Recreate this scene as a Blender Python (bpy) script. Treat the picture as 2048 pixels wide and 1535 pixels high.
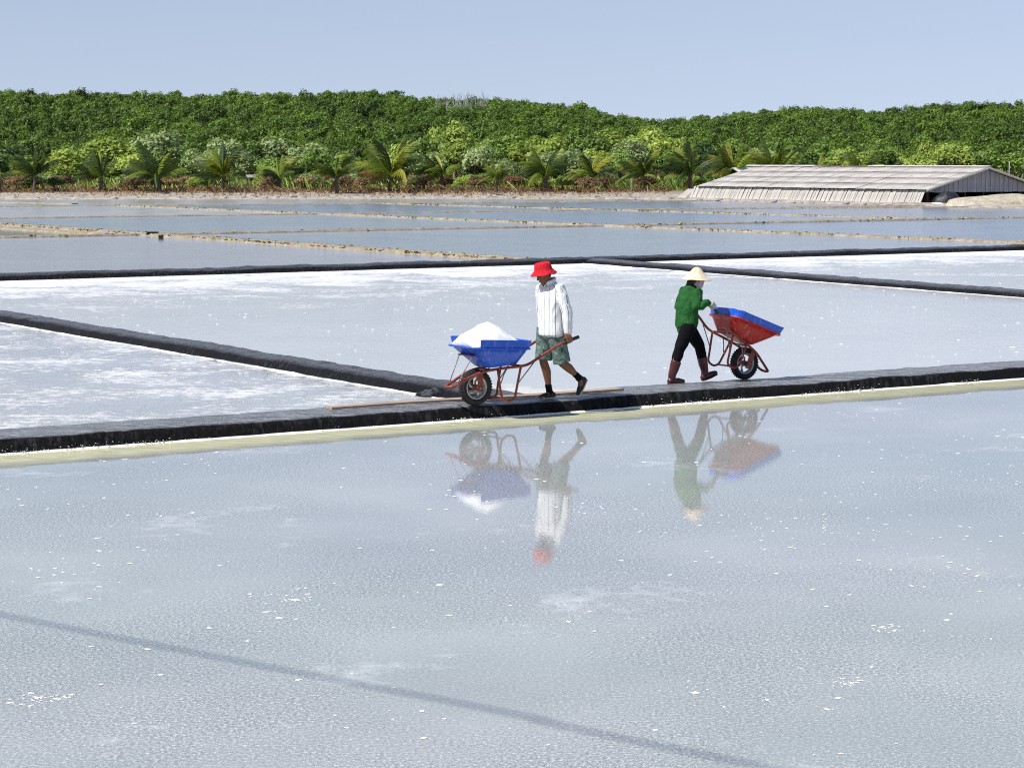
import bpy, bmesh, math, random
import numpy as np
from mathutils import Vector, Matrix, noise

for o in list(bpy.data.objects):
    bpy.data.objects.remove(o)
SC = bpy.context.scene
COL = SC.collection
R = random.Random(7)
NR = np.random.RandomState(7)
rad = math.radians

# ------------------------------------------------------------------ camera, sky, sun, exposure
CAM_H = 3.0
F = 4300.0                       # focal length in pixels of a 2048 wide frame
PITCH = math.atan((767.5 - 322.0) / F)
cam = bpy.data.cameras.new("camera")
cam_ob = bpy.data.objects.new("camera", cam)
COL.objects.link(cam_ob)
cam.sensor_width = 36.0
cam.lens = F / 2048.0 * 36.0
cam.clip_start, cam.clip_end = 0.2, 12000.0
cam_ob.location = (0, 0, CAM_H)
cam_ob.rotation_euler = (math.pi / 2 - PITCH, 0, 0)
SC.camera = cam_ob

SUN_EL = rad(54)
SUN_H = Vector((-0.86, -0.51)).normalized()
SUN = Vector((SUN_H.x * math.cos(SUN_EL), SUN_H.y * math.cos(SUN_EL), math.sin(SUN_EL)))

world = bpy.data.worlds.new("World")
SC.world = world
world.use_nodes = True
wn, wl = world.node_tree.nodes, world.node_tree.links
sky = wn.new('ShaderNodeTexSky')
sky.sky_type = 'NISHITA'
sky.sun_disc = False
sky.sun_elevation = SUN_EL
sky.sun_rotation = math.atan2(SUN.x, SUN.y)
sky.air_density, sky.dust_density, sky.ozone_density = 0.6, 0.0, 3.0
tc = wn.new('ShaderNodeTexCoord')
mp = wn.new('ShaderNodeVectorMath'); mp.operation = 'MULTIPLY_ADD'
mp.inputs[1].default_value = (1, 1, 0.30)
mp.inputs[2].default_value = (0, 0, 0.058)
wl.new(tc.outputs['Generated'], mp.inputs[0])
wl.new(mp.outputs[0], sky.inputs[0])
tint = wn.new('ShaderNodeMixRGB'); tint.blend_type = 'MULTIPLY'; tint.inputs[0].default_value = 1
tint.inputs[2].default_value = (1.45, 1.13, 1.02, 1)
wl.new(sky.outputs[0], tint.inputs[1])
wl.new(tint.outputs[0], wn['Background'].inputs[0])
wn['Background'].inputs[1].default_value = 0.093

sun = bpy.data.lights.new("sun", 'SUN')
sun.energy = 4.9
sun.angle = rad(0.53)
sun.color = (1.0, 0.955, 0.88)
sun_ob = bpy.data.objects.new("sun", sun)
COL.objects.link(sun_ob)
sun_ob.location = (-40, -20, 60)
sun_ob.rotation_euler = (-SUN).to_track_quat('-Z', 'Y').to_euler()

SC.view_settings.view_transform = 'Standard'
SC.view_settings.look = 'None'
SC.view_settings.exposure = 0.22
SC.view_settings.gamma = 1.0
SC.view_settings.use_curve_mapping = False
SC.cycles.use_denoising = False
SC.cycles.filter_width = 1.1
SC.cycles.max_bounces = 6
SC.cycles.diffuse_bounces = 3
SC.cycles.glossy_bounces = 3
SC.cycles.transmission_bounces = 4

# ------------------------------------------------------------------ helpers
def ray(px, py):
    dx, dy = (px - 1024.0) / F, (767.5 - py) / F
    c, s = math.cos(PITCH), math.sin(PITCH)
    return Vector((dx, c + dy * s, -s + dy * c))

def at(px, py, z=0.0):
    """point of the place that the photograph shows at a pixel, on height z"""
    d = ray(px, py)
    return Vector((0, 0, CAM_H)) + d * ((z - CAM_H) / d.z)

def at_y(px, py, y):
    d = ray(px, py)
    return Vector((0, 0, CAM_H)) + d * (y / d.y)

def fix(me, smooth=False):
    if smooth:
        me.polygons.foreach_set('use_smooth', [True] * len(me.polygons))
    me.update()
    return me

def mesh_np(name, V, Fc, smooth=False):
    """V (n,3), Fc (m,k) with k 3 or 4"""
    V = np.asarray(V, dtype=np.float32); Fc = np.asarray(Fc, dtype=np.int32)
    me = bpy.data.meshes.new(name)
    k = Fc.shape[1]
    me.vertices.add(len(V)); me.vertices.foreach_set('co', V.ravel())
    me.loops.add(Fc.size); me.loops.foreach_set('vertex_index', Fc.ravel())
    me.polygons.add(len(Fc))
    me.polygons.foreach_set('loop_start', np.arange(0, Fc.size, k, dtype=np.int32))
    me.polygons.foreach_set('loop_total', np.full(len(Fc), k, dtype=np.int32))
    me.update(calc_edges=True)
    return fix(me, smooth)

def face_attr(me, name, vals):
    a = me.attributes.new(name, 'FLOAT', 'FACE')
    a.data.foreach_set('value', np.asarray(vals, dtype=np.float32))

def obj(name, me, m=None, parent=None, loc=None):
    o = bpy.data.objects.new(name, me)
    COL.objects.link(o)
    if m is not None and me is not None and len(me.materials) == 0:
        for mm in (m if isinstance(m, (list, tuple)) else [m]):
            me.materials.append(mm)
    if parent is not None:
        o.parent = parent
    if loc is not None:
        o.location = loc
    return o

def tag(o, label=None, cat=None, group=None, kind=None):
    if label: o['label'] = label
    if cat: o['category'] = cat
    if group: o['group'] = group
    if kind: o['kind'] = kind
    return o

def empty(name, loc=(0, 0, 0), rz=0.0):
    o = bpy.data.objects.new(name, None)
    COL.objects.link(o)
    o.location = loc
    o.rotation_euler = (0, 0, rz)
    o.empty_display_size = 0.2
    return o

class MB:
    """collects shapes and builds one mesh"""
    def __init__(s):
        s.v, s.f = [], []
    def add(s, vs, fs):
        b = len(s.v)
        s.v += [tuple(v) for v in vs]
        s.f += [tuple(i + b for i in f) for f in fs]
    def box(s, lo, hi, M=None):
        x0, y0, z0 = lo; x1, y1, z1 = hi
        vs = [(x0, y0, z0), (x1, y0, z0), (x1, y1, z0), (x0, y1, z0), (x0, y0, z1), (x1, y0, z1), (x1, y1, z1), (x0, y1, z1)]
        if M is not None: vs = [M @ Vector(v) for v in vs]
        s.add(vs, [(3, 2, 1, 0), (4, 5, 6, 7), (0, 1, 5, 4), (1, 2, 6, 5), (2, 3, 7, 6), (3, 0, 4, 7)])
    def tube(s, pts, r, n=10, side=(0, 1, 0), cap=True, closed=False):
        """pts: positions; r: one radius, or a (side, other) pair per point"""
        P = [Vector(p) for p in pts]
        m = len(P)
        rs = r if isinstance(r, (list, tuple)) else [r] * m
        rs = [q if isinstance(q, (list, tuple)) else (q, q) for q in rs]
        side = Vector(side)
        rings = []
        prev = None
        for i in range(m):
            if closed: t = P[(i + 1) % m] - P[i - 1]
            else: t = P[min(i + 1, m - 1)] - P[max(i - 1, 0)]
            t.normalize()
            a = side - side.dot(t) * t
            if a.length < 0.15 and prev is not None: a = prev - prev.dot(t) * t
            elif a.length < 1e-3: a = Vector((1, 0, 0)) - t.x * t
            a.normalize(); prev = a
            b = t.cross(a)
            rings.append([P[i] + a * (rs[i][0] * math.cos(2 * math.pi * k / n)) + b * (rs[i][1] * math.sin(2 * math.pi * k / n)) for k in range(n)])
        vs = [v for rg in rings for v in rg]
        fs = []
        last = m if closed else m - 1
        for i in range(last):
            j = (i + 1) % m
            for k in range(n):
                fs.append((i * n + k, i * n + (k + 1) % n, j * n + (k + 1) % n, j * n + k))
        if cap and not closed:
            fs.append(tuple(range(n - 1, -1, -1)))
            fs.append(tuple((m - 1) * n + k for k in range(n)))
        s.add(vs, fs)
    def blob(s, pts, r, n=14, side=(0, 1, 0)):
        """a tube with rounded ends"""
        P = [Vector(p) for p in pts]
        rs = [q if isinstance(q, (list, tuple)) else (q, q) for q in (r if isinstance(r, (list, tuple)) else [r] * len(P))]
        t0 = (P[0] - P[1]).normalized(); t1 = (P[-1] - P[-2]).normalized()
        pre, post = [], []
        for q in (0.97, 0.75, 0.42):
            k = math.sqrt(1 - q * q)
            m0, m1 = min(rs[0]), min(rs[-1])
            pre.append((P[0] + t0 * (m0 * q), (rs[0][0] * k, rs[0][1] * k)))
            post.append((P[-1] + t1 * (m1 * q), (rs[-1][0] * k, rs[-1][1] * k)))
        post = post[::-1]
        A = pre + list(zip(P, rs)) + post
        s.tube([a[0] for a in A], [a[1] for a in A], n, side)
    def mesh(s, name, smooth=False):
        me = bpy.data.meshes.new(name)
        me.from_pydata(s.v, [], s.f)
        return fix(me, smooth)

def remeshed(mb, name, voxel, smooth_it=3, fold=0.0, fold_scale=9.0, stretch=(1, 1, 1)):
    """unite overlapping closed shapes into one continuous skin"""
    me0 = mb.mesh("raw")
    o = bpy.data.objects.new("raw", me0)
    COL.objects.link(o)
    md = o.modifiers.new("r", 'REMESH'); md.mode = 'VOXEL'; md.voxel_size = voxel
    if smooth_it:
        ms = o.modifiers.new("s", 'SMOOTH'); ms.factor = 0.5; ms.iterations = smooth_it
    dg = bpy.context.evaluated_depsgraph_get()
    me = bpy.data.meshes.new_from_object(o.evaluated_get(dg))
    bpy.data.objects.remove(o); bpy.data.meshes.remove(me0)
    me.name = name
    if fold > 0:
        for v in me.vertices:
            p = v.co
            q = Vector((p.x * stretch[0], p.y * stretch[1], p.z * stretch[2])) * fold_scale
            w = noise.noise(q) + 0.5 * noise.noise(q * 2.1 + Vector((3, 1, 7)))
            w = 1 - 2 * abs(w)
            v.co = p + v.normal * (fold * w)
    return fix(me, True)

def tri_path(pts, n=8):
    """smooth path through points (Catmull-Rom)"""
    P = [Vector(p) for p in pts]
    P = [P[0] * 2 - P[1]] + P + [P[-1] * 2 - P[-2]]
    out = []
    for i in range(1, len(P) - 2):
        for k in range(n):
            t = k / n
            a, b, c, d = P[i - 1], P[i], P[i + 1], P[i + 2]
            out.append(0.5 * ((2 * b) + (c - a) * t + (2 * a - 5 * b + 4 * c - d) * t * t + (3 * b - a - 3 * c + d) * t ** 3))
    out.append(P[-2])
    return out

# ------------------------------------------------------------------ materials
class NT:
    def __init__(s, name):
        s.m = bpy.data.materials.new(name)
        s.m.use_nodes = True
        s.n, s.l = s.m.node_tree.nodes, s.m.node_tree.links
        s.b = s.n['Principled BSDF']
    def node(s, t, **kw):
        q = s.n.new(t)
        for k, v in kw.items(): setattr(q, k, v)
        return q
    def put(s, sock, v):
        if isinstance(v, bpy.types.NodeSocket): s.l.new(v, sock)
        elif isinstance(v, (tuple, list)) and sock.type == 'RGBA' and len(v) == 3: sock.default_value = (*v, 1)
        else: sock.default_value = v
    def coord(s, what='Object'):
        if not hasattr(s, '_tc'): s._tc = s.node('ShaderNodeTexCoord')
        return s._tc.outputs[what]
    def pos(s):
        return s.node('ShaderNodeNewGeometry').outputs['Position']
    def mapping(s, v, scale=(1, 1, 1), rot=(0, 0, 0), loc=(0, 0, 0)):
        q = s.node('ShaderNodeMapping')
        s.put(q.inputs['Vector'], v); q.inputs['Scale'].default_value = scale; q.inputs['Rotation'].default_value = rot; q.inputs['Location'].default_value = loc
        return q.outputs[0]
    def noise(s, v, scale, detail=4, rough=0.55, out=0, dist=0.0):
        q = s.node('ShaderNodeTexNoise')
        s.put(q.inputs['Vector'], v); q.inputs['Scale'].default_value = scale; q.inputs['Detail'].default_value = detail
        q.inputs['Roughness'].default_value = rough; q.inputs['Distortion'].default_value = dist
        return q.outputs[out]
    def vor(s, v, scale, feature='F1', out=0, rnd=1.0):
        q = s.node('ShaderNodeTexVoronoi', feature=feature)
        s.put(q.inputs['Vector'], v); q.inputs['Scale'].default_value = scale
        q.inputs['Randomness'].default_value = rnd
        return q.outputs[out]
    def ramp(s, f, stops, interp='LINEAR'):
        q = s.node('ShaderNodeValToRGB')
        s.put(q.inputs[0], f)
        cr = q.color_ramp; cr.interpolation = interp
        while len(cr.elements) > 1: cr.elements.remove(cr.elements[-1])
        for i, (p, c) in enumerate(stops):
            e = cr.elements[0] if i == 0 else cr.elements.new(p)
            e.position = p
            c = c if isinstance(c, (tuple, list)) else (c, c, c)
            e.color = (*c, 1)
        return q.outputs[0]
    def mix(s, f, a, b, mode='MIX'):
        q = s.node('ShaderNodeMixRGB', blend_type=mode)
        s.put(q.inputs[0], f); s.put(q.inputs[1], a); s.put(q.inputs[2], b)
        return q.outputs[0]
    def math(s, op, a, b=0.0, c=0.0, clamp=False):
        q = s.node('ShaderNodeMath', operation=op); q.use_clamp = clamp
        s.put(q.inputs[0], a); s.put(q.inputs[1], b); s.put(q.inputs[2], c)
        return q.outputs[0]
    def attr(s, name, out='Fac'):
        q = s.node('ShaderNodeAttribute'); q.attribute_name = name
        return q.outputs[out]
    def rand(s):
        return s.node('ShaderNodeObjectInfo').outputs['Random']
    def bump(s, h, strength=0.3, dist=0.02, normal=None):
        q = s.node('ShaderNodeBump')
        s.put(q.inputs['Height'], h); q.inputs['Strength'].default_value = strength; q.inputs['Distance'].default_value = dist
        if normal is not None: s.put(q.inputs['Normal'], normal)
        return q.outputs[0]
    def set(s, **kw):
        names = dict(col='Base Color', rough='Roughness', metal='Metallic', ior='IOR', spec='Specular IOR Level', normal='Normal', coat='Coat Weight', coat_r='Coat Roughness', coat_n='Coat Normal', sheen='Sheen Weight', sss='Subsurface Weight', trans='Transmission Weight')
        for k, v in kw.items(): s.put(s.b.inputs[names[k]], v)
        return s.m

def simple(name, col, rough=0.6, var=0.25, scale=12.0, bump=0.15, dist=0.004, metal=0.0, spec=0.5, col2=None, coord='Object'):
    t = NT(name)
    v = t.coord(coord)
    n = t.noise(v, scale, 6, 0.6)
    c2 = col2 if col2 else tuple(c * (1 - var) for c in col)
    c1 = tuple(min(1, c * (1 + var * 0.4)) for c in col)
    t.set(col=t.ramp(n, [(0.3, c2), (0.68, c1)]), rough=rough, metal=metal, spec=spec)
    if bump > 0:
        t.set(normal=t.bump(t.noise(v, scale * 4, 5), bump, dist))
    return t.m

M = {}
# --- brines: a bottom seen through a thin clear layer, so diffuse bottom under a sharp water surface
def brine(name, bottom, crust=None, grain=True, rough=0.03, ripple=0.05, ripple_scale=7.0, edge=None, ripple_dist=0.02, spots=0.0, patch=None):
    t = NT(name)
    p = t.pos()
    big = t.noise(p, 0.35, 5, 0.55)
    c = t.mix(t.ramp(big, [(0.32, 0.0), (0.7, 1.0)]), tuple(bottom[0]), tuple(bottom[1]))
    if grain:
        g1 = t.noise(p, 46.0, 3, 0.75)
        g2 = t.noise(p, 120.0, 2, 0.6)
        g = t.math('ADD', t.math('MULTIPLY', g1, 0.65), t.math('MULTIPLY', g2, 0.35))
        gk = t.ramp(t.noise(p, 0.45, 4, 0.6, dist=0.6), [(0.36, 0.4), (0.6, 1.0)])
        c = t.mix(gk, c, t.ramp(g, [(0.36, 0.25), (0.5, 0.88), (0.64, 1.0)]), 'MULTIPLY')
        c = t.mix(t.ramp(g, [(0.53, 0.0), (0.64, 0.9)]), c, t.mix(gk, c, (0.85, 0.85, 0.84)))
        pale = t.math('ADD', t.math('MULTIPLY', t.noise(p, 0.55, 4, 0.6, dist=0.5), 0.7), t.math('MULTIPLY', t.noise(p, 6.0, 4, 0.7), 0.3))
        c = t.mix(t.ramp(pale, [(0.58, 0.0), (0.68, 0.5)]), c, (0.66, 0.68, 0.67))
        hue = t.noise(p, 0.22, 3, 0.5, out=1)
        c = t.mix(0.055, c, hue, 'OVERLAY')
    if edge is not None:      # pale yellow salt along the foot of a dike: a band in world space
        (ax, ay), (nx, ny), w = edge
        d = t.node('ShaderNodeVectorMath', operation='DOT_PRODUCT')
        t.put(d.inputs[0], p); d.inputs[1].default_value = (nx, ny, 0)
        dd = t.math('ADD', t.math('SUBTRACT', d.outputs['Value'], ax * nx + ay * ny), t.math('MULTIPLY', t.math('SUBTRACT', t.noise(p, 2.2, 4), 0.5), 0.5))
        band = t.ramp(t.math('DIVIDE', dd, w), [(0.0, 1.0), (0.55, 0.9), (1.0, 0.0)])
        streak = t.ramp(t.noise(t.mapping(p, (1.6, 8.0, 1), (0, 0, -math.atan2(-nx, ny))), 2.0, 5, 0.6), [(0.33, (0.48, 0.48, 0.29)), (0.5, (0.70, 0.70, 0.47)), (0.66, (0.80, 0.80, 0.60))])
        c = t.mix(band, c, streak)
    mask = None
    if crust is not None:
        m1 = t.noise(p, 0.55, 6, 0.62, dist=0.4)
        m2 = t.noise(p, 5.0, 5, 0.7)
        m = t.math('ADD', t.math('MULTIPLY', m1, 0.5), t.math('MULTIPLY', m2, 0.5))
        if patch is not None:  # salt has gathered towards one side of the pan
            (ax, ay), (nx, ny), w, gain = patch
            d = t.node('ShaderNodeVectorMath', operation='DOT_PRODUCT')
            t.put(d.inputs[0], p); d.inputs[1].default_value = (nx, ny, 0)
            dd = t.math('DIVIDE', t.math('SUBTRACT', d.outputs['Value'], ax * nx + ay * ny), w)
            near = t.ramp(dd, [(0.0, 1.0), (0.35, 0.62), (1.0, 0.0)])
            m = t.math('ADD', m, t.math('MULTIPLY', near, gain))
        mask = t.ramp(m, [(0.565 - crust, 0.0), (0.745 - crust, 1.0)])
        c = t.mix(mask, c, t.ramp(t.noise(p, 20, 4), [(0.3, (0.62, 0.63, 0.64)), (0.6, (0.82, 0.83, 0.84))]))
    t.set(col=c, ior=1.34, rough=rough if mask is None else t.math('ADD', t.math('MULTIPLY', mask, 0.6), rough))
    rp = t.noise(p, ripple_scale, 4, 0.6)
    if ripple > 0:
        nb = t.bump(rp, ripple, ripple_dist)
        if mask is not None:
            nb = t.bump(t.math('ADD', mask, t.math('MULTIPLY', m2, 0.5)), 0.25, 0.03, nb)
        t.set(normal=nb)
    return t.m

def leaf_mat(name, dark, light, trans=0.25, hill=False):
    t = NT(name)
    a = t.attr('tint')
    r = t.rand()
    f = t.math('ADD', t.math('MULTIPLY', a, 0.4 if hill else 0.6), t.math('MULTIPLY', r, 0.6 if hill else 0.4))
    c = t.ramp(f, [(0.12, dark), (0.85, light)])
    if hill:
        loc = t.node('ShaderNodeObjectInfo').outputs['Location']
        pn = t.noise(loc, 0.035, 3)
        c = t.mix(t.math('ADD', t.ramp(pn, [(0.42, 0.0), (0.66, 0.45)]), t.ramp(r, [(0.84, 0.0), (0.95, 0.5)]), clamp=True), c, tuple(min(1, q * 1.25) for q in light))
    t.set(col=c, rough=0.5, spec=0.35)
    tr = t.node('ShaderNodeBsdfTranslucent')
    t.put(tr.inputs[0], t.mix(1.0, c, (1.25, 1.3, 0.7), 'MULTIPLY'))
    mx = t.node('ShaderNodeMixShader'); mx.inputs[0].default_value = trans
    t.l.new(t.b.outputs[0], mx.inputs[1]); t.l.new(tr.outputs[0], mx.inputs[2])
    t.l.new(mx.outputs[0], t.n['Material Output'].inputs[0])
    return t.m

M['leaf_hill'] = leaf_mat('leaf_hill', (0.026, 0.058, 0.007), (0.135, 0.220, 0.026), 0.22, hill=True)
M['leaf_mid'] = leaf_mat('leaf_mid', (0.07, 0.13, 0.02), (0.25, 0.37, 0.07), 0.25)
M['leaf_pale'] = leaf_mat('leaf_pale', (0.17, 0.23, 0.085), (0.44, 0.53, 0.24), 0.25)
M['leaf_lime'] = leaf_mat('leaf_lime', (0.18, 0.25, 0.035), (0.46, 0.56, 0.13), 0.28)
M['leaf_dark'] = leaf_mat('leaf_dark', (0.018, 0.045, 0.009), (0.085, 0.155, 0.028), 0.2)
M['palm_green'] = leaf_mat('palm_green', (0.06, 0.10, 0.012), (0.30, 0.38, 0.055), 0.3)
M['palm_yellow'] = leaf_mat('palm_yellow', (0.13, 0.15, 0.015), (0.42, 0.42, 0.06), 0.3)
M['palm_dark'] = leaf_mat('palm_dark', (0.012, 0.028, 0.007), (0.09, 0.145, 0.026), 0.2)
M['palm_dry'] = leaf_mat('palm_dry', (0.10, 0.05, 0.02), (0.26, 0.15, 0.06), 0.2)
M['dry_leaf'] = leaf_mat('dry_leaf', (0.10, 0.055, 0.028), (0.40, 0.27, 0.14), 0.15)
M['rust_leaf'] = leaf_mat('rust_leaf', (0.07, 0.025, 0.012), (0.26, 0.12, 0.055), 0.15)
M['bark'] = simple('bark', (0.13, 0.10, 0.075), 0.9, 0.5, 14, 0.5, 0.02)
M['bark_pale'] = simple('bark_pale', (0.42, 0.40, 0.37), 0.9, 0.3, 14, 0.3, 0.02)

def ground_mat():
    t = NT('earth')
    p = t.pos()
    n1 = t.noise(p, 0.25, 6, 0.6); n2 = t.noise(p, 1.8, 6, 0.65)
    c = t.ramp(n2, [(0.3, (0.16, 0.13, 0.10)), (0.5, (0.34, 0.30, 0.25)), (0.7, (0.50, 0.46, 0.40))])
    soil = t.ramp(n1, [(0.35, (0.16, 0.085, 0.05)), (0.65, (0.24, 0.15, 0.09))])
    z = t.node('ShaderNodeSeparateXYZ'); t.put(z.inputs[0], p)
    h = t.math('ADD', z.outputs[2], t.math('MULTIPLY', t.math('SUBTRACT', n2, 0.5), 0.5))
    c = t.mix(t.ramp(h, [(0.32, 0.0), (0.5, 1.0)]), c, soil)
    hs = t.ramp(t.math('DIVIDE', z.outputs[2], 4.0), [(0.3, 0.0), (0.7, 1.0)])
    c = t.mix(hs, c, (0.035, 0.045, 0.015))
    t.set(col=c, rough=0.95, spec=0.2, normal=t.bump(t.noise(p, 3.0, 8), 0.6, 0.1))
    return t.m
M['earth'] = ground_mat()

def soil_mat(name, a, b, gold, g=0.0):
    t = NT(name)
    p = t.pos()
    c = t.ramp(t.noise(p, 2.3, 7, 0.7), [(0.3, a), (0.62, b)])
    c = t.mix(t.ramp(t.noise(p, 0.8, 5, 0.7), [(0.45, 0.0), (0.62, g)]), c, gold)
    c = t.mix(0.5, c, t.ramp(t.noise(p, 6.5, 6, 0.75), [(0.36, 0.35), (0.56, 1.0)]), 'MULTIPLY')
    t.set(col=c, rough=0.95, spec=0.2, normal=t.bump(t.noise(p, 9, 6), 0.6, 0.05))
    return t.m
M['dike_soil'] = soil_mat('dike_soil', (0.20, 0.155, 0.11), (0.44, 0.38, 0.30), (0.30, 0.25, 0.13), 0.6)
M['dike_grey'] = soil_mat('dike_grey', (0.17, 0.14, 0.11), (0.36, 0.32, 0.27), (0.30, 0.24, 0.13), 0.5)
M['sand_bank'] = soil_mat('sand_bank', (0.30, 0.25, 0.18), (0.55, 0.50, 0.41), (0.38, 0.36, 0.2), 0.4)

_a, _b = at(0, 909), at(2048, 757)
uA_ang = math.atan2(_b.y - _a.y, _b.x - _a.x)
def liner_mat(name, base, dust, streaky=0.5, rot=0.0):
    t = NT(name)
    p = t.pos()
    q = t.mapping(p, (1.0, 5.0, 3.0), (0, 0, -rot))
    n = t.noise(q, 3.2, 8, 0.7)
    fine = t.noise(q, 12.0, 6, 0.75)
    nz = t.node('ShaderNodeSeparateXYZ')
    t.put(nz.inputs[0], t.node('ShaderNodeNewGeometry').outputs['Normal'])
    up = t.ramp(nz.outputs[2], [(0.80, 0.0), (0.97, 1.0)])      # dried salt lies on what is level
    mixn = t.math('ADD', t.math('MULTIPLY', n, 0.5), t.math('MULTIPLY', fine, 0.5))
    salt = t.math('MULTIPLY', up, t.ramp(mixn, [(0.40, 0.12), (0.50, 0.45), (0.60, 1.0)]))
    c = t.ramp(fine, [(0.3, tuple(q * 0.6 for q in base)), (0.7, tuple(q * 1.5 for q in base))])
    speck = t.ramp(t.noise(p, 60.0, 3, 0.7), [(0.70, 0.0), (0.76, 0.4)])
    drip = t.math('MULTIPLY', t.ramp(t.noise(t.mapping(p, (9, 9, 0.8)), 1.7, 5, 0.65), [(0.5, 0.0), (0.68, 0.5)]), t.ramp(t.noise(p, 0.5, 3), [(0.42, 0.0), (0.6, 1.0)]))
    c = t.mix(drip, c, (0.09, 0.09, 0.095))
    c = t.mix(speck, c, (0.4, 0.4, 0.4))
    c = t.mix(t.math('MULTIPLY', salt, streaky), c, dust)
    t.set(col=c, rough=t.math('SUBTRACT', 0.62, t.math('MULTIPLY', up, 0.34)), spec=t.math('ADD', 0.14, t.math('MULTIPLY', up, 0.3)))
    wr = t.noise(q, 4.5, 8, 0.75, dist=0.8)
    cr = t.vor(t.mapping(p, (1, 1, 1.4)), 5.0, 'DISTANCE_TO_EDGE')
    t.set(normal=t.bump(t.math('ADD', wr, t.math('MULTIPLY', t.math('MINIMUM', cr, 0.2), 1.2)), 0.9, 0.05))
    return t.m
M['liner'] = liner_mat('liner', (0.0035, 0.0035, 0.005), (0.50, 0.51, 0.52), 0.8, uA_ang)
M['liner_old'] = liner_mat('liner_old', (0.007, 0.007, 0.009), (0.24, 0.24, 0.25), 0.6, uA_ang + math.pi / 2)
M['liner_flat'] = liner_mat('liner_flat', (0.005, 0.005, 0.006), (0.16, 0.16, 0.17), 0.5, uA_ang)

def salt_mat():
    t = NT('salt')
    v = t.coord()
    t.set(col=t.ramp(t.noise(v, 30, 5), [(0.3, (0.72, 0.72, 0.72)), (0.6, (0.86, 0.86, 0.85))]), rough=0.75, spec=0.4,
          normal=t.bump(t.noise(v, 60, 5, 0.7), 0.35, 0.01), sss=0.0)
    return t.m
M['salt'] = salt_mat()
M['blue_plastic'] = simple('blue_plastic', (0.012, 0.095, 0.66), 0.36, 0.25, 9, 0.06, 0.003, spec=0.5)
M['blue_board'] = simple('blue_board', (0.012, 0.115, 0.70), 0.34, 0.3, 5, 0.08, 0.004)
M['red_plastic'] = simple('red_plastic', (0.52, 0.020, 0.018), 0.36, 0.3, 9, 0.06, 0.003)
def stained(name, col, rough):
    t = NT(name)
    v = t.coord()
    c = t.ramp(t.noise(v, 9, 5), [(0.3, tuple(q * 0.72 for q in col)), (0.7, col)])
    drip = t.noise(t.mapping(v, (14, 14, 2.5)), 1.6, 6, 0.65)
    spl = t.noise(v, 38, 5, 0.7)
    k = t.math('MAXIMUM', t.ramp(drip, [(0.54, 0.0), (0.72, 0.40)]), t.ramp(spl, [(0.62, 0.0), (0.70, 0.55)]))
    c = t.mix(k, c, tuple(0.35 * q + 0.34 for q in col))
    t.set(col=c, rough=t.math('ADD', rough, t.math('MULTIPLY', k, 0.4)), normal=t.bump(t.noise(v, 7, 4), 0.25, 0.02))
    return t.m
M['blue_plastic'] = stained('blue_plastic', (0.010, 0.090, 0.66), 0.36)
M['blue_board'] = stained('blue_board', (0.010, 0.11, 0.70), 0.34)
M['red_plastic'] = stained('red_plastic', (0.52, 0.018, 0.016), 0.36)
M['red_paint'] = simple('red_paint', (0.30, 0.040, 0.025), 0.48, 0.5, 22, 0.1, 0.002, col2=(0.11, 0.035, 0.02))
M['rubber'] = simple('rubber', (0.012, 0.012, 0.013), 0.75, 0.4, 30, 0.2, 0.003)
M['rim_metal'] = simple('rim_metal', (0.45, 0.45, 0.44), 0.42, 0.35, 25, 0.1, 0.002, metal=0.6)
M['thin_steel'] = simple('thin_steel', (0.30, 0.27, 0.25), 0.5, 0.4, 30, 0.1, 0.002, metal=0.4)
M['grip'] = simple('grip', (0.035, 0.028, 0.026), 0.7, 0.3, 30, 0.2, 0.003)
def wood_mat(name, a, b, axis=(0.6, 9, 9), scale=3.0):
    t = NT(name)
    v = t.mapping(t.coord(), axis)
    n = t.noise(v, scale, 6, 0.65, dist=0.3)
    c = t.ramp(n, [(0.3, a), (0.65, b)])
    c = t.mix(0.25, c, t.ramp(t.rand(), [(0.0, 0.35), (1.0, 1.2)]), 'MULTIPLY')
    t.set(col=c, rough=0.85, spec=0.25, normal=t.bump(n, 0.4, 0.01))
    return t.m
M['plank'] = wood_mat('plank', (0.22, 0.15, 0.11), (0.46, 0.36, 0.28))
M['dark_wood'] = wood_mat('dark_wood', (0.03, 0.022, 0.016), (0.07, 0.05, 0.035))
M['grey_board'] = wood_mat('grey_board', (0.27, 0.25, 0.225), (0.66, 0.63, 0.58), (9, 9, 0.7))
M['gable_board'] = wood_mat('gable_board', (0.28, 0.30, 0.33), (0.48, 0.50, 0.53), (9, 9, 0.7))
def roof_mat():
    t = NT('fibre_cement')
    v = t.coord(); p = t.pos()
    n = t.noise(p, 1.1, 6, 0.65)
    c = t.ramp(n, [(0.3, (0.33, 0.305, 0.28)), (0.55, (0.44, 0.415, 0.39)), (0.75, (0.54, 0.52, 0.49))])
    c = t.mix(0.25, c, t.ramp(t.rand(), [(0.0, 0.62), (1.0, 1.15)]), 'MULTIPLY')
    st = t.noise(t.mapping(v, (7, 0.5, 1)), 2.5, 4)
    c = t.mix(t.ramp(st, [(0.5, 0.0), (0.75, 0.35)]), c, (0.16, 0.13, 0.11))
    t.set(col=c, rough=0.9, spec=0.2)
    return t.m
M['roof'] = roof_mat()
M['roof_pale'] = simple('roof_pale', (0.62, 0.60, 0.56), 0.7, 0.25, 2, 0.2, 0.01)
M['hut_wall'] = simple('hut_wall', (0.30, 0.28, 0.26), 0.85, 0.4, 2, 0.2, 0.01)
M['black_tarp'] = simple('black_tarp', (0.012, 0.013, 0.02), 0.45, 0.5, 3, 0.6, 0.06)
M['green_tarp'] = simple('green_tarp', (0.02, 0.16, 0.11), 0.5, 0.4, 3, 0.4, 0.05)
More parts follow.
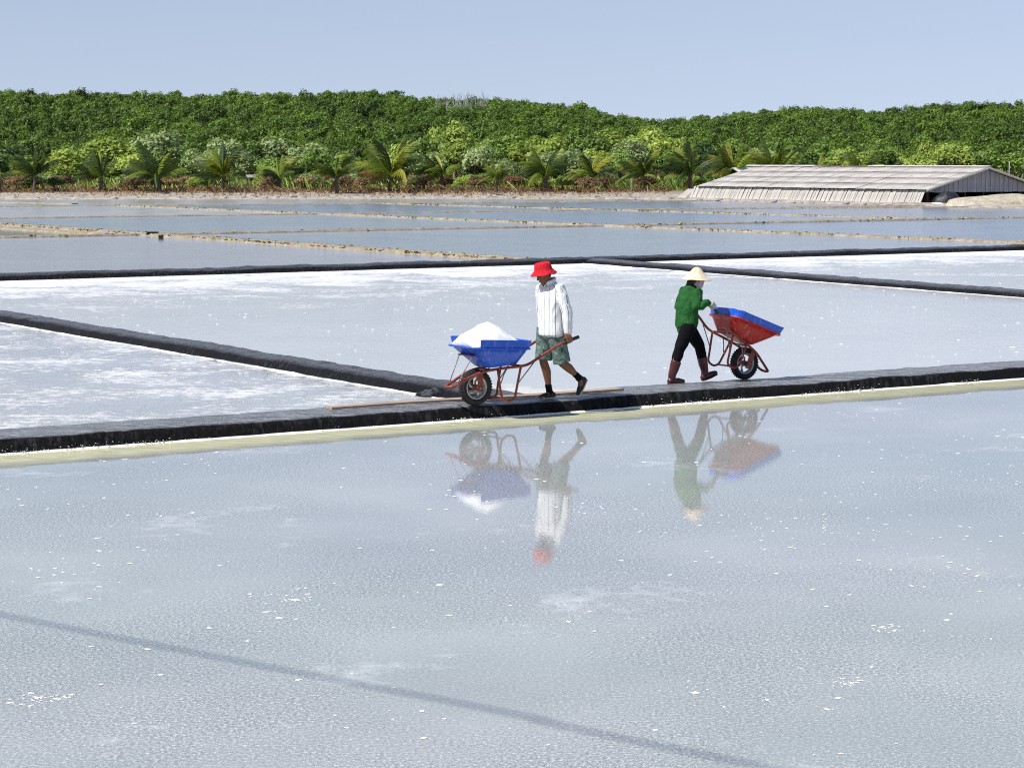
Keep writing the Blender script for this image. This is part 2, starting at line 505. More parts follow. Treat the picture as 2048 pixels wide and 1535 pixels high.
M['pale_sheet'] = simple('pale_sheet', (0.50, 0.51, 0.49), 0.35, 0.25, 4, 0.3, 0.02)
M['pole_wood'] = simple('pole_wood', (0.42, 0.39, 0.34), 0.85, 0.3, 8, 0.2, 0.01)
M['cable'] = simple('cable', (0.02, 0.02, 0.02), 0.6, 0.2, 10, 0.0)
M['stone'] = simple('stone', (0.38, 0.35, 0.31), 0.9, 0.5, 1.5, 0.6, 0.05)

# people
def skin_mat():
    t = NT('skin')
    v = t.coord()
    c = t.ramp(t.noise(v, 14, 5, 0.6), [(0.3, (0.135, 0.052, 0.026)), (0.7, (0.215, 0.092, 0.048))])
    t.set(col=c, rough=0.5, spec=0.4, normal=t.bump(t.noise(v, 90, 4), 0.12, 0.003))
    return t.m
M['skin'] = skin_mat()
def cloth(name, col, var=0.2, scale=160.0, rough=0.9):
    t = NT(name)
    v = t.coord()
    c = t.ramp(t.noise(v, 7, 5, 0.6), [(0.3, tuple(q * (1 - var) for q in col)), (0.7, tuple(min(1, q * (1 + var * 0.4)) for q in col))])
    t.set(col=c, rough=rough, spec=0.15, normal=t.bump(t.noise(t.mapping(v, (1, 1, 0.6)), 15, 5, 0.6, dist=1.2), 0.9, 0.035))
    return t.m
M['hat_red'] = cloth('hat_red', (0.62, 0.022, 0.035), 0.15)
M['green_cloth'] = cloth('green_cloth', (0.022, 0.112, 0.028), 0.35)
M['black_cloth'] = cloth('black_cloth', (0.004, 0.004, 0.006), 0.3)
M['mask_cloth'] = cloth('mask_cloth', (0.62, 0.50, 0.54), 0.12)
M['glove'] = cloth('glove', (0.42, 0.44, 0.38), 0.2)
M['boot'] = simple('boot', (0.085, 0.016, 0.016), 0.32, 0.4, 10, 0.12, 0.006)
M['shoe'] = simple('shoe', (0.006, 0.006, 0.007), 0.6, 0.4, 20, 0.15, 0.003)
M['sole'] = simple('sole', (0.45, 0.44, 0.42), 0.7, 0.3, 20, 0.15, 0.003)
M['hair'] = simple('hair', (0.015, 0.012, 0.010), 0.6, 0.4, 60, 0.3, 0.003)
M['eye'] = simple('eye', (0.03, 0.02, 0.02), 0.2, 0.1, 60, 0.0)
M['lip'] = simple('lip', (0.13, 0.042, 0.03), 0.5, 0.2, 60, 0.0)
def shirt_mat():
    t = NT('striped_shirt')
    a = t.attr('stripe')
    w = t.math('PINGPONG', a, 0.5)
    line = t.ramp(w, [(0.0, 0.9), (0.035, 0.9), (0.065, 0.0)])
    thin = t.ramp(t.math('PINGPONG', t.math('ADD', a, 0.42), 0.5), [(0.0, 0.3), (0.025, 0.2), (0.05, 0.0)])
    c = t.mix(t.math('MAXIMUM', line, thin), (0.80, 0.80, 0.79), (0.07, 0.075, 0.10))
    t.set(col=c, rough=0.9, spec=0.2, normal=t.bump(t.noise(t.coord(), 150, 3), 0.08, 0.002))
    return t.m
M['shirt'] = shirt_mat()
def camo_mat():
    t = NT('camouflage')
    v = t.coord()
    n = t.noise(v, 16, 4, 0.6, dist=0.6); n2 = t.noise(v, 34, 3, 0.6)
    c = t.ramp(n, [(0.38, (0.035, 0.065, 0.062)), (0.44, (0.115, 0.175, 0.155)), (0.56, (0.14, 0.20, 0.18)), (0.62, (0.24, 0.30, 0.27))])
    c = t.mix(t.ramp(n2, [(0.60, 0.0), (0.66, 0.7)]), c, (0.03, 0.045, 0.045))
    t.set(col=c, rough=0.9, spec=0.2)
    return t.m
M['camo'] = camo_mat()
def straw_mat():
    t = NT('palm_leaf_hat')
    v = t.coord()
    wv = t.node('ShaderNodeTexWave', wave_type='BANDS', bands_direction='Z')
    t.put(wv.inputs['Vector'], v); wv.inputs['Scale'].default_value = 26; wv.inputs['Distortion'].default_value = 0.6
    c = t.mix(t.ramp(t.noise(v, 10, 4), [(0.35, 0.0), (0.65, 1.0)]), (0.66, 0.52, 0.34), (0.80, 0.70, 0.52))
    t.set(col=c, rough=0.7, spec=0.3, normal=t.bump(wv.outputs[1], 0.25, 0.006))
    return t.m
M['straw'] = straw_mat()

# ------------------------------------------------------------------ layout lines (world, on the water plane)
L = {}
def line(k, p0, p1):
    a, b = at(*p0), at(*p1)
    L[k] = (Vector((a.x, a.y)), Vector((b.x, b.y)))
line('A', (0, 909), (2048, 757))
line('B', (0, 560), (2048, 499))
line('C', (0, 476), (1920, 438.5))
line('D', (0, 437.5), (1260, 420))
line('E', (0, 414), (1346, 402.5))
line('Fd', (0, 637), (885, 785))
line('G', (1180, 525), (2048, 592))
line('H', (0, 450), (1070, 524))
line('I', (240, 412), (2048, 487))
line('J', (800, 408.5), (1927, 441))

def inter(a, b):
    p, q = L[a]; r, s = L[b]
    d1, d2 = q - p, s - r
    k = ((r.x - p.x) * d2.y - (r.y - p.y) * d2.x) / (d1.x * d2.y - d1.y * d2.x)
    return p + d1 * k
def along(k, x):
    p, q = L[k]
    return p + (q - p) * ((x - p.x) / (q.x - p.x))
def unit(k):
    p, q = L[k]
    return (q - p).normalized()
uA = unit('A')
nA = Vector((uA.y, -uA.x))           # towards the camera, away from the dike

# ------------------------------------------------------------------ terrain
SH = [(-400, 185), (-60, 172), (-40, 169), (-10, 172), (6, 172), (13.0, 165.5), (27.4, 144.0), (30, 139), (36, 134), (60, 122), (400, 100)]
def shore(x):
    return float(np.interp(x, [a for a, _ in SH], [b for _, b in SH]))
CREST_PX = [(-3000, 190), (-300, 185), (0, 184), (100, 192), (200, 195), (400, 195), (600, 195), (740, 190), (800, 196), (880, 206), (1000, 206), (1150, 217), (1240, 238), (1320, 248), (1400, 239), (1500, 231), (1600, 222), (1750, 229), (1850, 215), (2048, 212), (2400, 208), (5000, 215)]
DC = 400.0
def crest(x):
    px = 1024 + x / DC * F
    py = float(np.interp(px, [a for a, _ in CREST_PX], [b for _, b in CREST_PX]))
    return CAM_H + (322 - py) / F * DC - 3.35
def sst(a, b, x):
    t = min(1, max(0, (x - a) / (b - a)))
    return t * t * (3 - 2 * t)
def ground_z(x, y, rough=True):
    s = shore(x) + ((0.35 if 9 < x < 29 else 1.2) * noise.noise(Vector((x * 0.35, 0.3, 1))) if rough else 0)
    d = y - s
    if d < -1.0: return -0.30
    z = -0.30 + 0.45 * sst(-1.0, 1.2, d) + 0.25 * sst(5, 14, d)
    if rough and d > -0.3:
        z += 0.10 * noise.noise(Vector((x * 0.5, y * 0.5, 0))) * sst(-0.3, 2, d) + 0.05 * noise.noise(Vector((x * 1.7, y * 1.7, 3)))
    if y > 228:
        c = crest(x * DC / max(y, 228) if y > 0 else x)
        k = sst(228, DC, y)
        lin = (y - 228) / (DC - 228)
        z = z + (c - z) * min(1, 0.55 * k + 0.45 * min(1, lin)) - max(0, y - DC) * 0.045
        if rough: z += 0.5 * noise.noise(Vector((x * 0.04, y * 0.04, 9))) * sst(228, 280, y) * (1 - sst(360, 400, y))
    return max(z, -0.3 if y < 200 else -6)

def build_ground():
    ys = list(np.concatenate([[-300, -100, -20, 0, 30, 60, 90], np.arange(100, 200, 0.8), np.arange(200, 420, 4.0), [430, 450, 500, 600, 800, 1500, 3000, 6000]]))
    xs = list(np.concatenate([[-6000, -2500, -900, -400, -200, -120, -90], np.arange(-75, 75, 1.0), [80, 90, 120, 200, 400, 900, 2500, 6000]]))
    V = [(x, y, ground_z(x, y)) for y in ys for x in xs]
    n = len(xs)
    Fc = [(j * n + i, j * n + i + 1, (j + 1) * n + i + 1, (j + 1) * n + i) for j in range(len(ys) - 1) for i in range(n - 1)]
    return obj('ground', mesh_np('ground', V, Fc, True), M['earth'])
g = build_ground()
tag(g, kind='structure')

# ------------------------------------------------------------------ the pans of brine
def pan(pts, m, name='brine'):
    me = bpy.data.meshes.new(name)
    me.from_pydata([(p[0], p[1], 0.0) for p in pts], [], [tuple(range(len(pts)))])
    fix(me)
    if me.polygons[0].normal.z < 0: me.flip_normals()
    o = obj(name, me, m)
    tag(o, kind='structure')
    return o

XL, XR = -90.0, 90.0
aL, aR = along('A', -45), along('A', 60)
M['brine_near'] = brine('brine_near', ((0.305, 0.332, 0.322), (0.41, 0.43, 0.41)), ripple=0.018, ripple_scale=11, rough=0.006,
                        edge=((aL.x, aL.y), (nA.x, nA.y), 0.95))
nB = Vector((unit('B').y, -unit('B').x))
bL = L['B'][0]
M['brine_left'] = brine('brine_left', ((0.40, 0.415, 0.41), (0.50, 0.51, 0.50)), crust=0.09, ripple=0.10, ripple_scale=5, rough=0.08)
M['brine_mid'] = brine('brine_mid', ((0.50, 0.50, 0.49), (0.55, 0.55, 0.54)), crust=-0.05, ripple=0.10, ripple_scale=5, rough=0.12, grain=False,
                       patch=((bL.x, bL.y), (nB.x, nB.y), 17.0, 0.26))
M['brine_right'] = brine('brine_right', ((0.50, 0.50, 0.49), (0.55, 0.55, 0.54)), crust=0.03, ripple=0.10, ripple_scale=5, rough=0.12, grain=False,
                         patch=((bL.x, bL.y), (nB.x, nB.y), 9.0, 0.2))
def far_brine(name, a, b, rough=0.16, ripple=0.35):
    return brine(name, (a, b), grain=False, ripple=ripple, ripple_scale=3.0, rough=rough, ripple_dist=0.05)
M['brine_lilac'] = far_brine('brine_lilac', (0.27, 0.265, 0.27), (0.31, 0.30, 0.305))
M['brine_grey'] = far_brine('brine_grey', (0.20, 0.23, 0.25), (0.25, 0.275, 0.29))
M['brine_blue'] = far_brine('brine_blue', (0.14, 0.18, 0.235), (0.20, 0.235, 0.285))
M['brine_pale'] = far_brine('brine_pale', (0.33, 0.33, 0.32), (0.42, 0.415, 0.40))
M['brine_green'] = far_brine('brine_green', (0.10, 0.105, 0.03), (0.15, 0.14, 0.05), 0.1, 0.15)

pan([(-45, -25), (60, -25), aR, aL], M['brine_near'])
fa, fb = inter('A', 'Fd'), inter('B', 'Fd')
ga, gb = inter('A', 'G'), inter('B', 'G')
pan([aL, fa, fb, along('B', XL)], M['brine_left'])
pan([fa, aR if ga.x > 60 else ga, ga, gb, fb] if ga.x > 60 else [fa, ga, gb, fb], M['brine_mid'])
pan([gb, ga, along('A', max(100, ga.x + 5)), along('B', 100)], M['brine_right'])
hb, hc = inter('B', 'H'), inter('C', 'H')
ib, ic = inter('B', 'I'), inter('C', 'I')
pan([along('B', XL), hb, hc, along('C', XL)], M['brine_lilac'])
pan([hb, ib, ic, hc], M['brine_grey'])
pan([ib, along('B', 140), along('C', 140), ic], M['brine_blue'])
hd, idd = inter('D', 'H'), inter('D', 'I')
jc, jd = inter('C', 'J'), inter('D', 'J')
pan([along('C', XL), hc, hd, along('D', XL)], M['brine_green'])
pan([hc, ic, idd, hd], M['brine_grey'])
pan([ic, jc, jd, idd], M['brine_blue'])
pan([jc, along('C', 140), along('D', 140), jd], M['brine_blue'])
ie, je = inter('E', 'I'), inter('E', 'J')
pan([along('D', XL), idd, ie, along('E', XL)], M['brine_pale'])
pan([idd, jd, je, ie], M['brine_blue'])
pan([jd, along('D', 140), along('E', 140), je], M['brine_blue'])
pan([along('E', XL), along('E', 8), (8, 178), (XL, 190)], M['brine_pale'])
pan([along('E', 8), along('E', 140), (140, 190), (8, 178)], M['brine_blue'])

# ------------------------------------------------------------------ dikes between the pans
def dike(p0, p1, prof, m, step=0.3, amp=0.02, wob=0.05, seed=0, name='salt_pan_dike', fade=False):
    """prof: (offset to the far side, height) pairs across the dike; p0->p1 runs to the right or away"""
    p0, p1 = Vector(p0), Vector(p1)
    d = p1 - p0; ln = d.length; d.normalize()
    nrm = Vector((-d.y, d.x))
    n = max(2, int(ln / step)); k = len(prof)
    V = []
    for i in range(n + 1):
        s = ln * i / n
        w = wob * noise.noise(Vector((s * 0.35, seed, 0))) + wob * 0.5 * noise.noise(Vector((s * 1.3, seed, 4)))
        hs = 1 + 2.2 * amp * noise.noise(Vector((s * 0.5, seed, 8))) / max(0.05, max(q[1] for q in prof)) * 0.5
        for j, (t, z) in enumerate(prof):
            inner = 0 if j in (0, k - 1) else 1
            q = p0 + d * s + nrm * (t + w + inner * amp * noise.noise(Vector((s * 2.2, t * 5, seed + 2))))
            zz = z * hs + inner * amp * (noise.noise(Vector((s * 2.7, t * 6, seed))) + 0.6 * noise.noise(Vector((s * 7, t * 14, seed + 1))))
            V.append((q.x, q.y, zz if inner else -0.06))
    Fc = [(i * k + j, (i + 1) * k + j, (i + 1) * k + j + 1, i * k + j + 1) for i in range(n) for j in range(k - 1)]
    o = obj(name, mesh_np(name, V, Fc, True), m)
    tag(o, kind='structure')
    return o
def mound(w, h, base=-0.5):
    return [(w * (base + a), h * b) for a, b in ((0, 0), (0.06, 0.42), (0.16, 0.74), (0.3, 0.94), (0.45, 1.0), (0.6, 0.98), (0.75, 0.85), (0.88, 0.5), (1, 0))]

PROF_A = [(0.0, 0), (0.010, 0.04), (0.022, 0.085), (0.038, 0.125), (0.065, 0.148), (0.11, 0.157), (0.22, 0.160), (0.36, 0.162), (0.52, 0.163), (0.70, 0.161), (0.86, 0.150), (1.0, 0.115), (1.12, 0.05), (1.20, 0)]
dike(along('A', -24), along('A', 40), PROF_A, M['liner'], 0.10, 0.014, 0.03, 1)
TOP = 0.160
uF = unit('Fd')
dike(fa + uF * -0.75, fb, mound(0.70, 0.15), M['liner_old'], 0.15, 0.022, 0.05, 2)
dike(along('B', -70), along('B', 70), mound(0.9, 0.17), M['liner_flat'], 0.25, 0.03, 0.08, 3)
dike(ga, gb, mound(0.9, 0.14), M['liner_old'], 0.2, 0.02, 0.06, 4)
dike(hb, along('H', L['H'][0].x - 25), mound(1.0, 0.10, -0.5), M['dike_soil'], 0.25, 0.03, 0.14, 5)
pH = Vector((-unit('H').y, unit('H').x))
dike(hc + pH * -1.4 + (hd - hc) * 0.03, L['H'][0] + pH * -2.2, mound(0.8, 0.08), M['dike_soil'], 0.3, 0.03, 0.1, 55)
dike(along('C', -60), along('C', 90), mound(0.55, 0.085), M['dike_grey'], 0.4, 0.03, 0.1, 6)
dike(ib, ie, mound(0.7, 0.085), M['dike_soil'], 0.4, 0.025, 0.12, 7)
dike(along('D', -70), along('D', 90), mound(0.5, 0.07), M['dike_grey'], 0.4, 0.03, 0.12, 8)
dike(jc, je, mound(0.55, 0.07), M['dike_soil'], 0.4, 0.03, 0.12, 9)
dike(along('E', -70), along('E', 30), mound(0.5, 0.07), M['dike_grey'], 0.4, 0.03, 0.12, 10)
dike(at(0, 405).xy, at(150, 408).xy, mound(0.7, 0.06), M['dike_soil'], 0.4, 0.03, 0.1, 11)
dike(at(1290, 419).xy, at(2300, 412).xy, mound(0.5, 0.07), M['dike_grey'], 0.4, 0.03, 0.1, 12)

# salt crystals and foam along the feet of the black dikes
def crystals(name, p0, p1, off, n, size, zmax=0.10, m=None, spread=0.02):
    p0, p1 = Vector(p0), Vector(p1)
    d = p1 - p0; nr = Vector((-d.y, d.x)).normalized()
    V, Fc = [], []
    for i in range(n):
        s = NR.rand()
        cl = noise.noise(Vector((s * d.length * 0.9, 5.5, off)))
        if NR.rand() > 0.30 + 1.2 * cl: continue
        up = max(0.0, NR.exponential(0.22)) * zmax
        q = p0 + d * s + nr * (off + NR.randn() * spread + up * 0.35)
        r = size * (0.4 + NR.rand())
        c = np.array([q.x, q.y, up + 0.002])
        pts = NR.randn(4, 3); pts /= np.linalg.norm(pts, axis=1)[:, None]
        pts = pts * np.array([r, r, r * 0.6]) + c
        b = len(V); V += [tuple(x) for x in pts]
        Fc += [(b, b + 1, b + 2), (b, b + 2, b + 3), (b, b + 3, b + 1), (b + 1, b + 3, b + 2)]
    o = obj(name, mesh_np(name, V, Fc), m or M['salt'])
    tag(o, kind='stuff')
    return o
def tufts(name, lines, n, m, hmin, hmax):
    V = np.zeros((n * 4, 3), np.float32); T = NR.rand(n)
    for i in range(n):
        p0, p1, w, h0 = lines[NR.randint(len(lines))]
        p0, p1 = Vector(p0), Vector(p1)
        d = p1 - p0; nr = Vector((-d.y, d.x)).normalized()
        while True:
            s_ = NR.rand()
            if NR.rand() < 0.5 + 1.2 * noise.noise(Vector((s_ * d.length * 0.5, 2, w))): break
        o_ = NR.choice([-1, 1]) * w * (0.25 + 0.2 * NR.rand())
        q = p0 + d * s_ + nr * o_
        h = hmin + (hmax - hmin) * NR.rand(); a = NR.rand() * 6.28; ww = 0.04 + 0.07 * NR.rand()
        dx, dy = math.cos(a) * ww, math.sin(a) * ww
        lx, ly = NR.randn() * h * 1.5, NR.randn() * h * 1.5
        z = h0 * 0.75
        V[i * 4:i * 4 + 4] = [(q.x - dx, q.y - dy, z - 0.02), (q.x + dx, q.y + dy, z - 0.02), (q.x + lx + dx * .4, q.y + ly + dy * .4, z + h), (q.x + lx - dx * .4, q.y + ly - dy * .4, z + h)]
    me = mesh_np(name, V, np.arange(n * 4).reshape(-1, 4)); face_attr(me, 'tint', T)
    tag(obj(name, me, m), kind='stuff')
DL = [(hb, L['H'][0], 1.0, 0.10), (ib, ie, 0.7, 0.085), (jc, je, 0.55, 0.07), (along('C', -45), along('C', 60), 0.55, 0.085)]
tufts('dike_grass', DL, 1300, M['dry_leaf'], 0.015, 0.05)
tufts('green_dike_grass', DL, 500, M['leaf_lime'], 0.015, 0.045)
crystals('salt_crystals', along('A', -7), along('A', 9), 0.004, 6500, 0.011, 0.085)
tag(dike(along('A', -24), along('A', 40), [(-0.022, 0), (-0.014, 0.008), (0.0, 0.012), (0.02, 0)], M['salt'], 0.12, 0.008, 0.03, 1, 'salt_rim'), kind='structure')
dike(fa + uF * -1.25, fb, [(0.37, 0), (0.385, 0.010), (0.415, 0.012), (0.44, 0)], M['salt'], 0.15, 0.016, 0.05, 2, 'salt_rim')
dike(ga, gb, [(0.46, 0), (0.475, 0.008), (0.495, 0.008), (0.51, 0)], M['salt'], 0.3, 0.012, 0.06, 4, 'salt_rim')

# floating flakes of salt on the brine
def flakes(name, region, n, smin, smax, dens, keep_all=0.0):
    V, Fc = [], []
    while n > 0:
        x, y = region()
        n -= 1
        c = noise.noise(Vector((x * dens, y * dens, 2.0)))
        if NR.rand() > max(keep_all, (c + 0.1) * 2.2): continue
        r = smin + (smax - smin) * NR.rand() ** 2.5
        a0 = NR.rand() * 6.28; e = 0.35 + 0.5 * NR.rand()
        b = len(V); k = 7
        h = 0.003 + 0.002 * NR.rand()
        V.append((x, y, h + r * 0.12))
        for i in range(k):
            a = 2 * math.pi * i / k
            rr = r * (0.6 + 0.7 * NR.rand())
            u, w = rr * math.cos(a), rr * e * math.sin(a)
            V.append((x + u * math.cos(a0) - w * math.sin(a0), y + u * math.sin(a0) + w * math.cos(a0), h * 0.6))
        Fc += [(b, b + 1 + i, b + 1 + (i + 1) % k) for i in range(k)]
    o = obj(name, mesh_np(name, V, Fc), M['salt'])
    tag(o, kind='stuff')
    return o
def near_reg():
    while True:
        y = 9.0 + 21.0 * NR.rand() ** 0.8
        x = (NR.rand() - 0.5) * (0.52 * y + 2)
        if (Vector((x, y)) - aL).dot(nA) > 0.9: return x, y
flakes('salt_flakes', near_reg, 1500, 0.008, 0.032, 0.8, 0.14)
def patch_reg():
    spots = [(1440, 1055, 0.5), (1640, 1050, 0.8), (1720, 1050, 0.7), (1970, 958, 0.5), (1180, 1018, 0.4), (70, 1400, 0.14), (110, 1395, 0.1), (1770, 1255, 0.12), (560, 1190, 0.2), (600, 1200, 0.1), (1850, 1130, 0.5), (130, 1140, 0.4), (1690, 1365, 0.1)]
    a, b, s = spots[NR.randint(len(spots))]
    p = at(a, b)
    return p.x + NR.randn() * s * 0.6, p.y + NR.randn() * s * 0.6
flakes('salt_flakes', patch_reg, 420, 0.006, 0.026, 3.0, 0.75)
def mid_reg():
    s, k = NR.rand(), NR.rand()
    y = 30 + 28 * NR.rand()
    x = (NR.rand() - 0.5) * 0.56 * y
    return x, y
flakes('salt_flakes', mid_reg, 1500, 0.02, 0.055, 0.35, 0.02)

# ------------------------------------------------------------------ plank and sheet at the crossing of the dikes
def plank_thing(p, q, w, t, z, name, label, cat, m, tilt=0.0):
    p, q = Vector(p), Vector(q)
    d = (q - p); ln = d.length
    mb = MB()
    n = 14
    vs, fs = [], []
    for i in range(n + 1):
        x = ln * i / n
        dz = 0.006 * math.sin(x * 1.7) + 0.004 * noise.noise(Vector((x, 1, 1)))
        e = 0.008 * noise.noise(Vector((x * 2, 5, 1)))
        vs += [(x, -w / 2 + e, dz), (x, w / 2 + e, dz + tilt * w), (x, w / 2 + e, dz + t + tilt * w), (x, -w / 2 + e, dz + t)]
    for i in range(n):
        a, b = i * 4, i * 4 + 4
        for j in range(4):
            fs.append((a + j, b + j, b + (j + 1) % 4, a + (j + 1) % 4))
    fs += [(3, 2, 1, 0), (n * 4, n * 4 + 1, n * 4 + 2, n * 4 + 3)]
    mb.add(vs, fs)
    me = mb.mesh(name)
    bm = bmesh.new(); bm.from_mesh(me); bmesh.ops.recalc_face_normals(bm, faces=bm.faces); bm.to_mesh(me); bm.free()
    o = obj(name, me, m, loc=(p.x, p.y, z))
    o.rotation_euler = (0, 0, math.atan2(d.y, d.x))
    tag(o, label, cat)
    return o
pa, pb = at(657, 815, 0.175), at(1240, 778, 0.175)
plank_thing(pa.xy, pb.xy, 0.18, 0.026, 0.162, 'plank', 'long weathered brown plank lying along the black dike behind the loaded wheelbarrow', 'plank', M['plank'])

def rumpled(name, pts, w, h, m, label, cat, seed):
    P = tri_path([(p[0], p[1], 0) for p in pts], 14)
    V = []; k = 9
    for i, p in enumerate(P):
        t = (P[min(i + 1, len(P) - 1)] - P[max(i - 1, 0)]).normalized(); nr = Vector((-t.y, t.x, 0))
        f = math.sin(math.pi * min(1, max(0.0, i / (len(P) - 1)))) ** 0.5
        for j in range(k):
            a = j / (k - 1)
            hh = h * f * math.sin(math.pi * a) * (0.8 + 0.6 * noise.noise(Vector((i * 0.25, a * 3, seed))))
            q = p + nr * (w * (a - 0.5) * (0.5 + 0.5 * f))
            V.append((q.x, q.y, max(hh, 0) + 0.004 if 0 < j < k - 1 else -0.02))
    Fc = [(i * k + j, i * k + j + 1, (i + 1) * k + j + 1, (i + 1) * k + j) for i in range(len(P) - 1) for j in range(k - 1)]
    o = obj(name, mesh_np(name, V, Fc, True), m)
    tag(o, label, cat)
    return o
rumpled('plastic_sheet', [at(868, 765).xy, at(930, 770).xy, at(1040, 780).xy, at(1230, 783).xy], 0.55, 0.085, M['pale_sheet'],
        'pale rumpled plastic sheet lying at the water edge behind the loaded wheelbarrow', 'plastic sheet', 3)
rumpled('liner_fold', [at(835, 792).xy, at(880, 790).xy, at(930, 786).xy], 0.5, 0.10, M['liner_old'],
        'crumpled grey liner bunched where the left dike meets the walking dike', 'liner', 6)

# small dark boards in the gaps of the far earth dikes
for (px, py, w, hh, lab) in ((305, 467, 0.46, 0.095, 'longer dark sluice board standing in the earth dike at the left'), (322, 474, 0.18, 0.09, 'short dark sluice board just in front of the longer one')):
    p = at(px, py, 0.10)
    mb = MB(); mb.box((-w / 2, -0.04, -0.2), (w / 2, 0.04, hh - 0.05)); mb.box((-w / 2 - 0.004, -0.06, hh - 0.048), (w / 2 + 0.004, 0.06, hh - 0.02))
    o = obj('sluice_board', mb.mesh('sluice_board'), M['dark_wood'], loc=(p.x, p.y, 0.10))
    tag(o, lab, 'sluice board')

# ------------------------------------------------------------------ salt store: long low shed
HEAD = math.atan2(0.84, -0.54)
S0 = at(1840, 410.5, 0.0)                       # foot of the planks at the near corner
SL = 26.0
def build_shed():
    root = empty('salt_shed', (S0.x, S0.y, 0.0), HEAD)      # local x runs back along the shed, local -y goes in under the roof
    tag(root, 'long low grey salt shed with leaning plank front and broad pale roof', 'shed')
    # local frame: x along the length (away), y: outside front is +y?  derive the inward direction
    ux = Vector((math.cos(HEAD), math.sin(HEAD)))
    inward = Vector((0.84, 0.54))
    s = 1.0 if inward.dot(Vector((-ux.y, ux.x))) > 0 else -1.0
    lean, eave, ridge, half = 0.55, 1.03, 2.55, 5.6
    # earth floor berm
    # front: leaning planks, each its own board
    w = 0.165
    n = int(SL / w)
    variants = []
    for k in range(5):
        rr = random.Random(k)
        mb = MB()
        ww = w * (0.86 + 0.14 * rr.random())
        hh = 1.18
        mb.box((-ww / 2, -0.016, 0), (ww / 2, 0.016, hh))
        variants.append(mb.mesh('plank'))
        variants[-1].materials.append(M['grey_board'])
    ang = math.atan2(lean, eave)
    for i in range(n):
        o = obj('plank', variants[R.randrange(5)], None, root)
        o.location = ((i + 0.5) * w + R.uniform(-0.02, 0.02), s * (R.uniform(-0.03, 0.03)), 0.0)
        o.rotation_euler = (-s * (ang + R.uniform(-0.025, 0.025)), R.uniform(-0.02, 0.02), 0)
        o.scale = (1, 1, R.uniform(0.93, 1.0))
    # beam under the eave, posts
    mb = MB(); mb.box((-0.1, s * (lean + 0.06) - 0.05, eave - 0.10), (SL + 0.1, s * (lean + 0.06) + 0.05, eave - 0.01))
    obj('beam', mb.mesh('beam'), M['dark_wood'], root)
    post = MB(); post.box((-0.07, -0.07, 0), (0.07, 0.07, eave - 0.1)); pm = post.mesh('post'); pm.materials.append(M['dark_wood'])
    for i in range(10):
        o = obj('post', pm, None, root); o.location = (0.15 + i * (SL - 0.3) / 9, s * (lean + 0.25), 0)
    # roof sheets: corrugated, a part each
    def sheet(wd, ln):
        nx = 16
        V = [((q / nx) * wd, y, 0.022 * math.sin(q * math.pi * 0.5 * 2.0) + (0.018 if y == 0 else 0.0)) for y in (0.0, ln) for q in range(nx + 1)]
        V += [(x, y, z - 0.012) for x, y, z in V]
        m_ = 2 * (nx + 1)
        Fc = []
        for q in range(nx):
            Fc.append((q, q + 1, nx + 2 + q, nx + 1 + q)); Fc.append((m_ + q + 1, m_ + q, m_ + nx + 1 + q, m_ + nx + 2 + q))
            Fc.append((q + 1, q, m_ + q, m_ + q + 1)); Fc.append((nx + 1 + q, nx + 2 + q, m_ + nx + 2 + q, m_ + nx + 1 + q))
        me = mesh_np('roof_sheet', V, Fc, True)
        me.materials.append(M['roof'])
        return me
    rise = ridge - eave
    slope_len = math.hypot(half + 0.25, rise)
    pitch = math.atan2(rise, half + 0.25)
    rows, cw = 4, 1.02
    ncol = int((SL + 0.5) / cw)
    sh = sheet(cw + 0.05, slope_len / rows + 0.12)
    for side in (0, 1):
        for rr in range(rows):
            for c in range(ncol):
                o = obj('roof_sheet', sh, None, root)
                along_ = rr * slope_len / rows
                y = s * (lean - 0.25 + along_ * math.cos(pitch)) if side == 0 else s * (lean + 2 * half + 0.25 - along_ * math.cos(pitch))
                z = eave + 0.02 + along_ * math.sin(pitch) + rr * 0.006 + R.uniform(-0.006, 0.006) + 0.012 * (c % 2)
                o.location = (c * cw - 0.3 + R.uniform(-0.02, 0.02), y, z)
                fwd = s if side == 0 else -s
                if fwd > 0:
                    o.rotation_euler = (pitch + R.uniform(-0.006, 0.006), 0, 0)
                else:
                    o.rotation_euler = (-pitch + R.uniform(-0.006, 0.006), 0, 0); o.scale = (1, -1, 1)
    mb = MB()
    yr = s * (lean + half)
    for c in range(ncol // 2 + 1):
        x0 = c * 2 * cw - 0.3
        if 11.5 < x0 < 18.0: continue
        mb.tube([(x0, yr, ridge + 0.075), (x0 + 2 * cw - 0.05, yr, ridge + 0.075)], [(0.24, 0.07), (0.24, 0.07)], 10, side=(0, 1, 0))
    obj('ridge_cap', mb.mesh('ridge_cap', True), M['roof_pale'], root)
    # gable of upright boards
    bw = 0.22
    nb = int(2 * half / bw)
    gm = {}
    for i in range(nb):
        yy = (i + 0.5) * bw
        top = eave + rise * (1 - abs(yy - half) / half) - 0.06
        bot = 0.86 + 0.05 * noise.noise(Vector((i * 0.3, 0, 0)))
        if top - bot < 0.06: continue
        mb = MB(); mb.box((-0.012, -bw * 0.47, bot), (0.012, bw * 0.47, top))
        o = obj('gable_board', mb.mesh('gable_board'), M['gable_board'], root)
        o.location = (0.10 + R.uniform(-0.012, 0.012) + (0.02 if i % 2 else 0), s * (lean + yy), 0)
    mb = MB()
    for q in range(7):
        yy = 0.3 + q * (2 * half - 0.6) / 6
        mb.box((0.16, s * (lean + yy) - 0.05, 0), (0.26, s * (lean + yy) + 0.05, eave + rise * (1 - abs(yy - half) / half) - 0.08))
    mb.box((0.27, s * lean + (0 if s > 0 else -2 * half), 0.84), (0.33, s * lean + (2 * half if s > 0 else 0), 0.95))
    obj('gable_frame', mb.mesh('gable_frame'), M['dark_wood'], root)
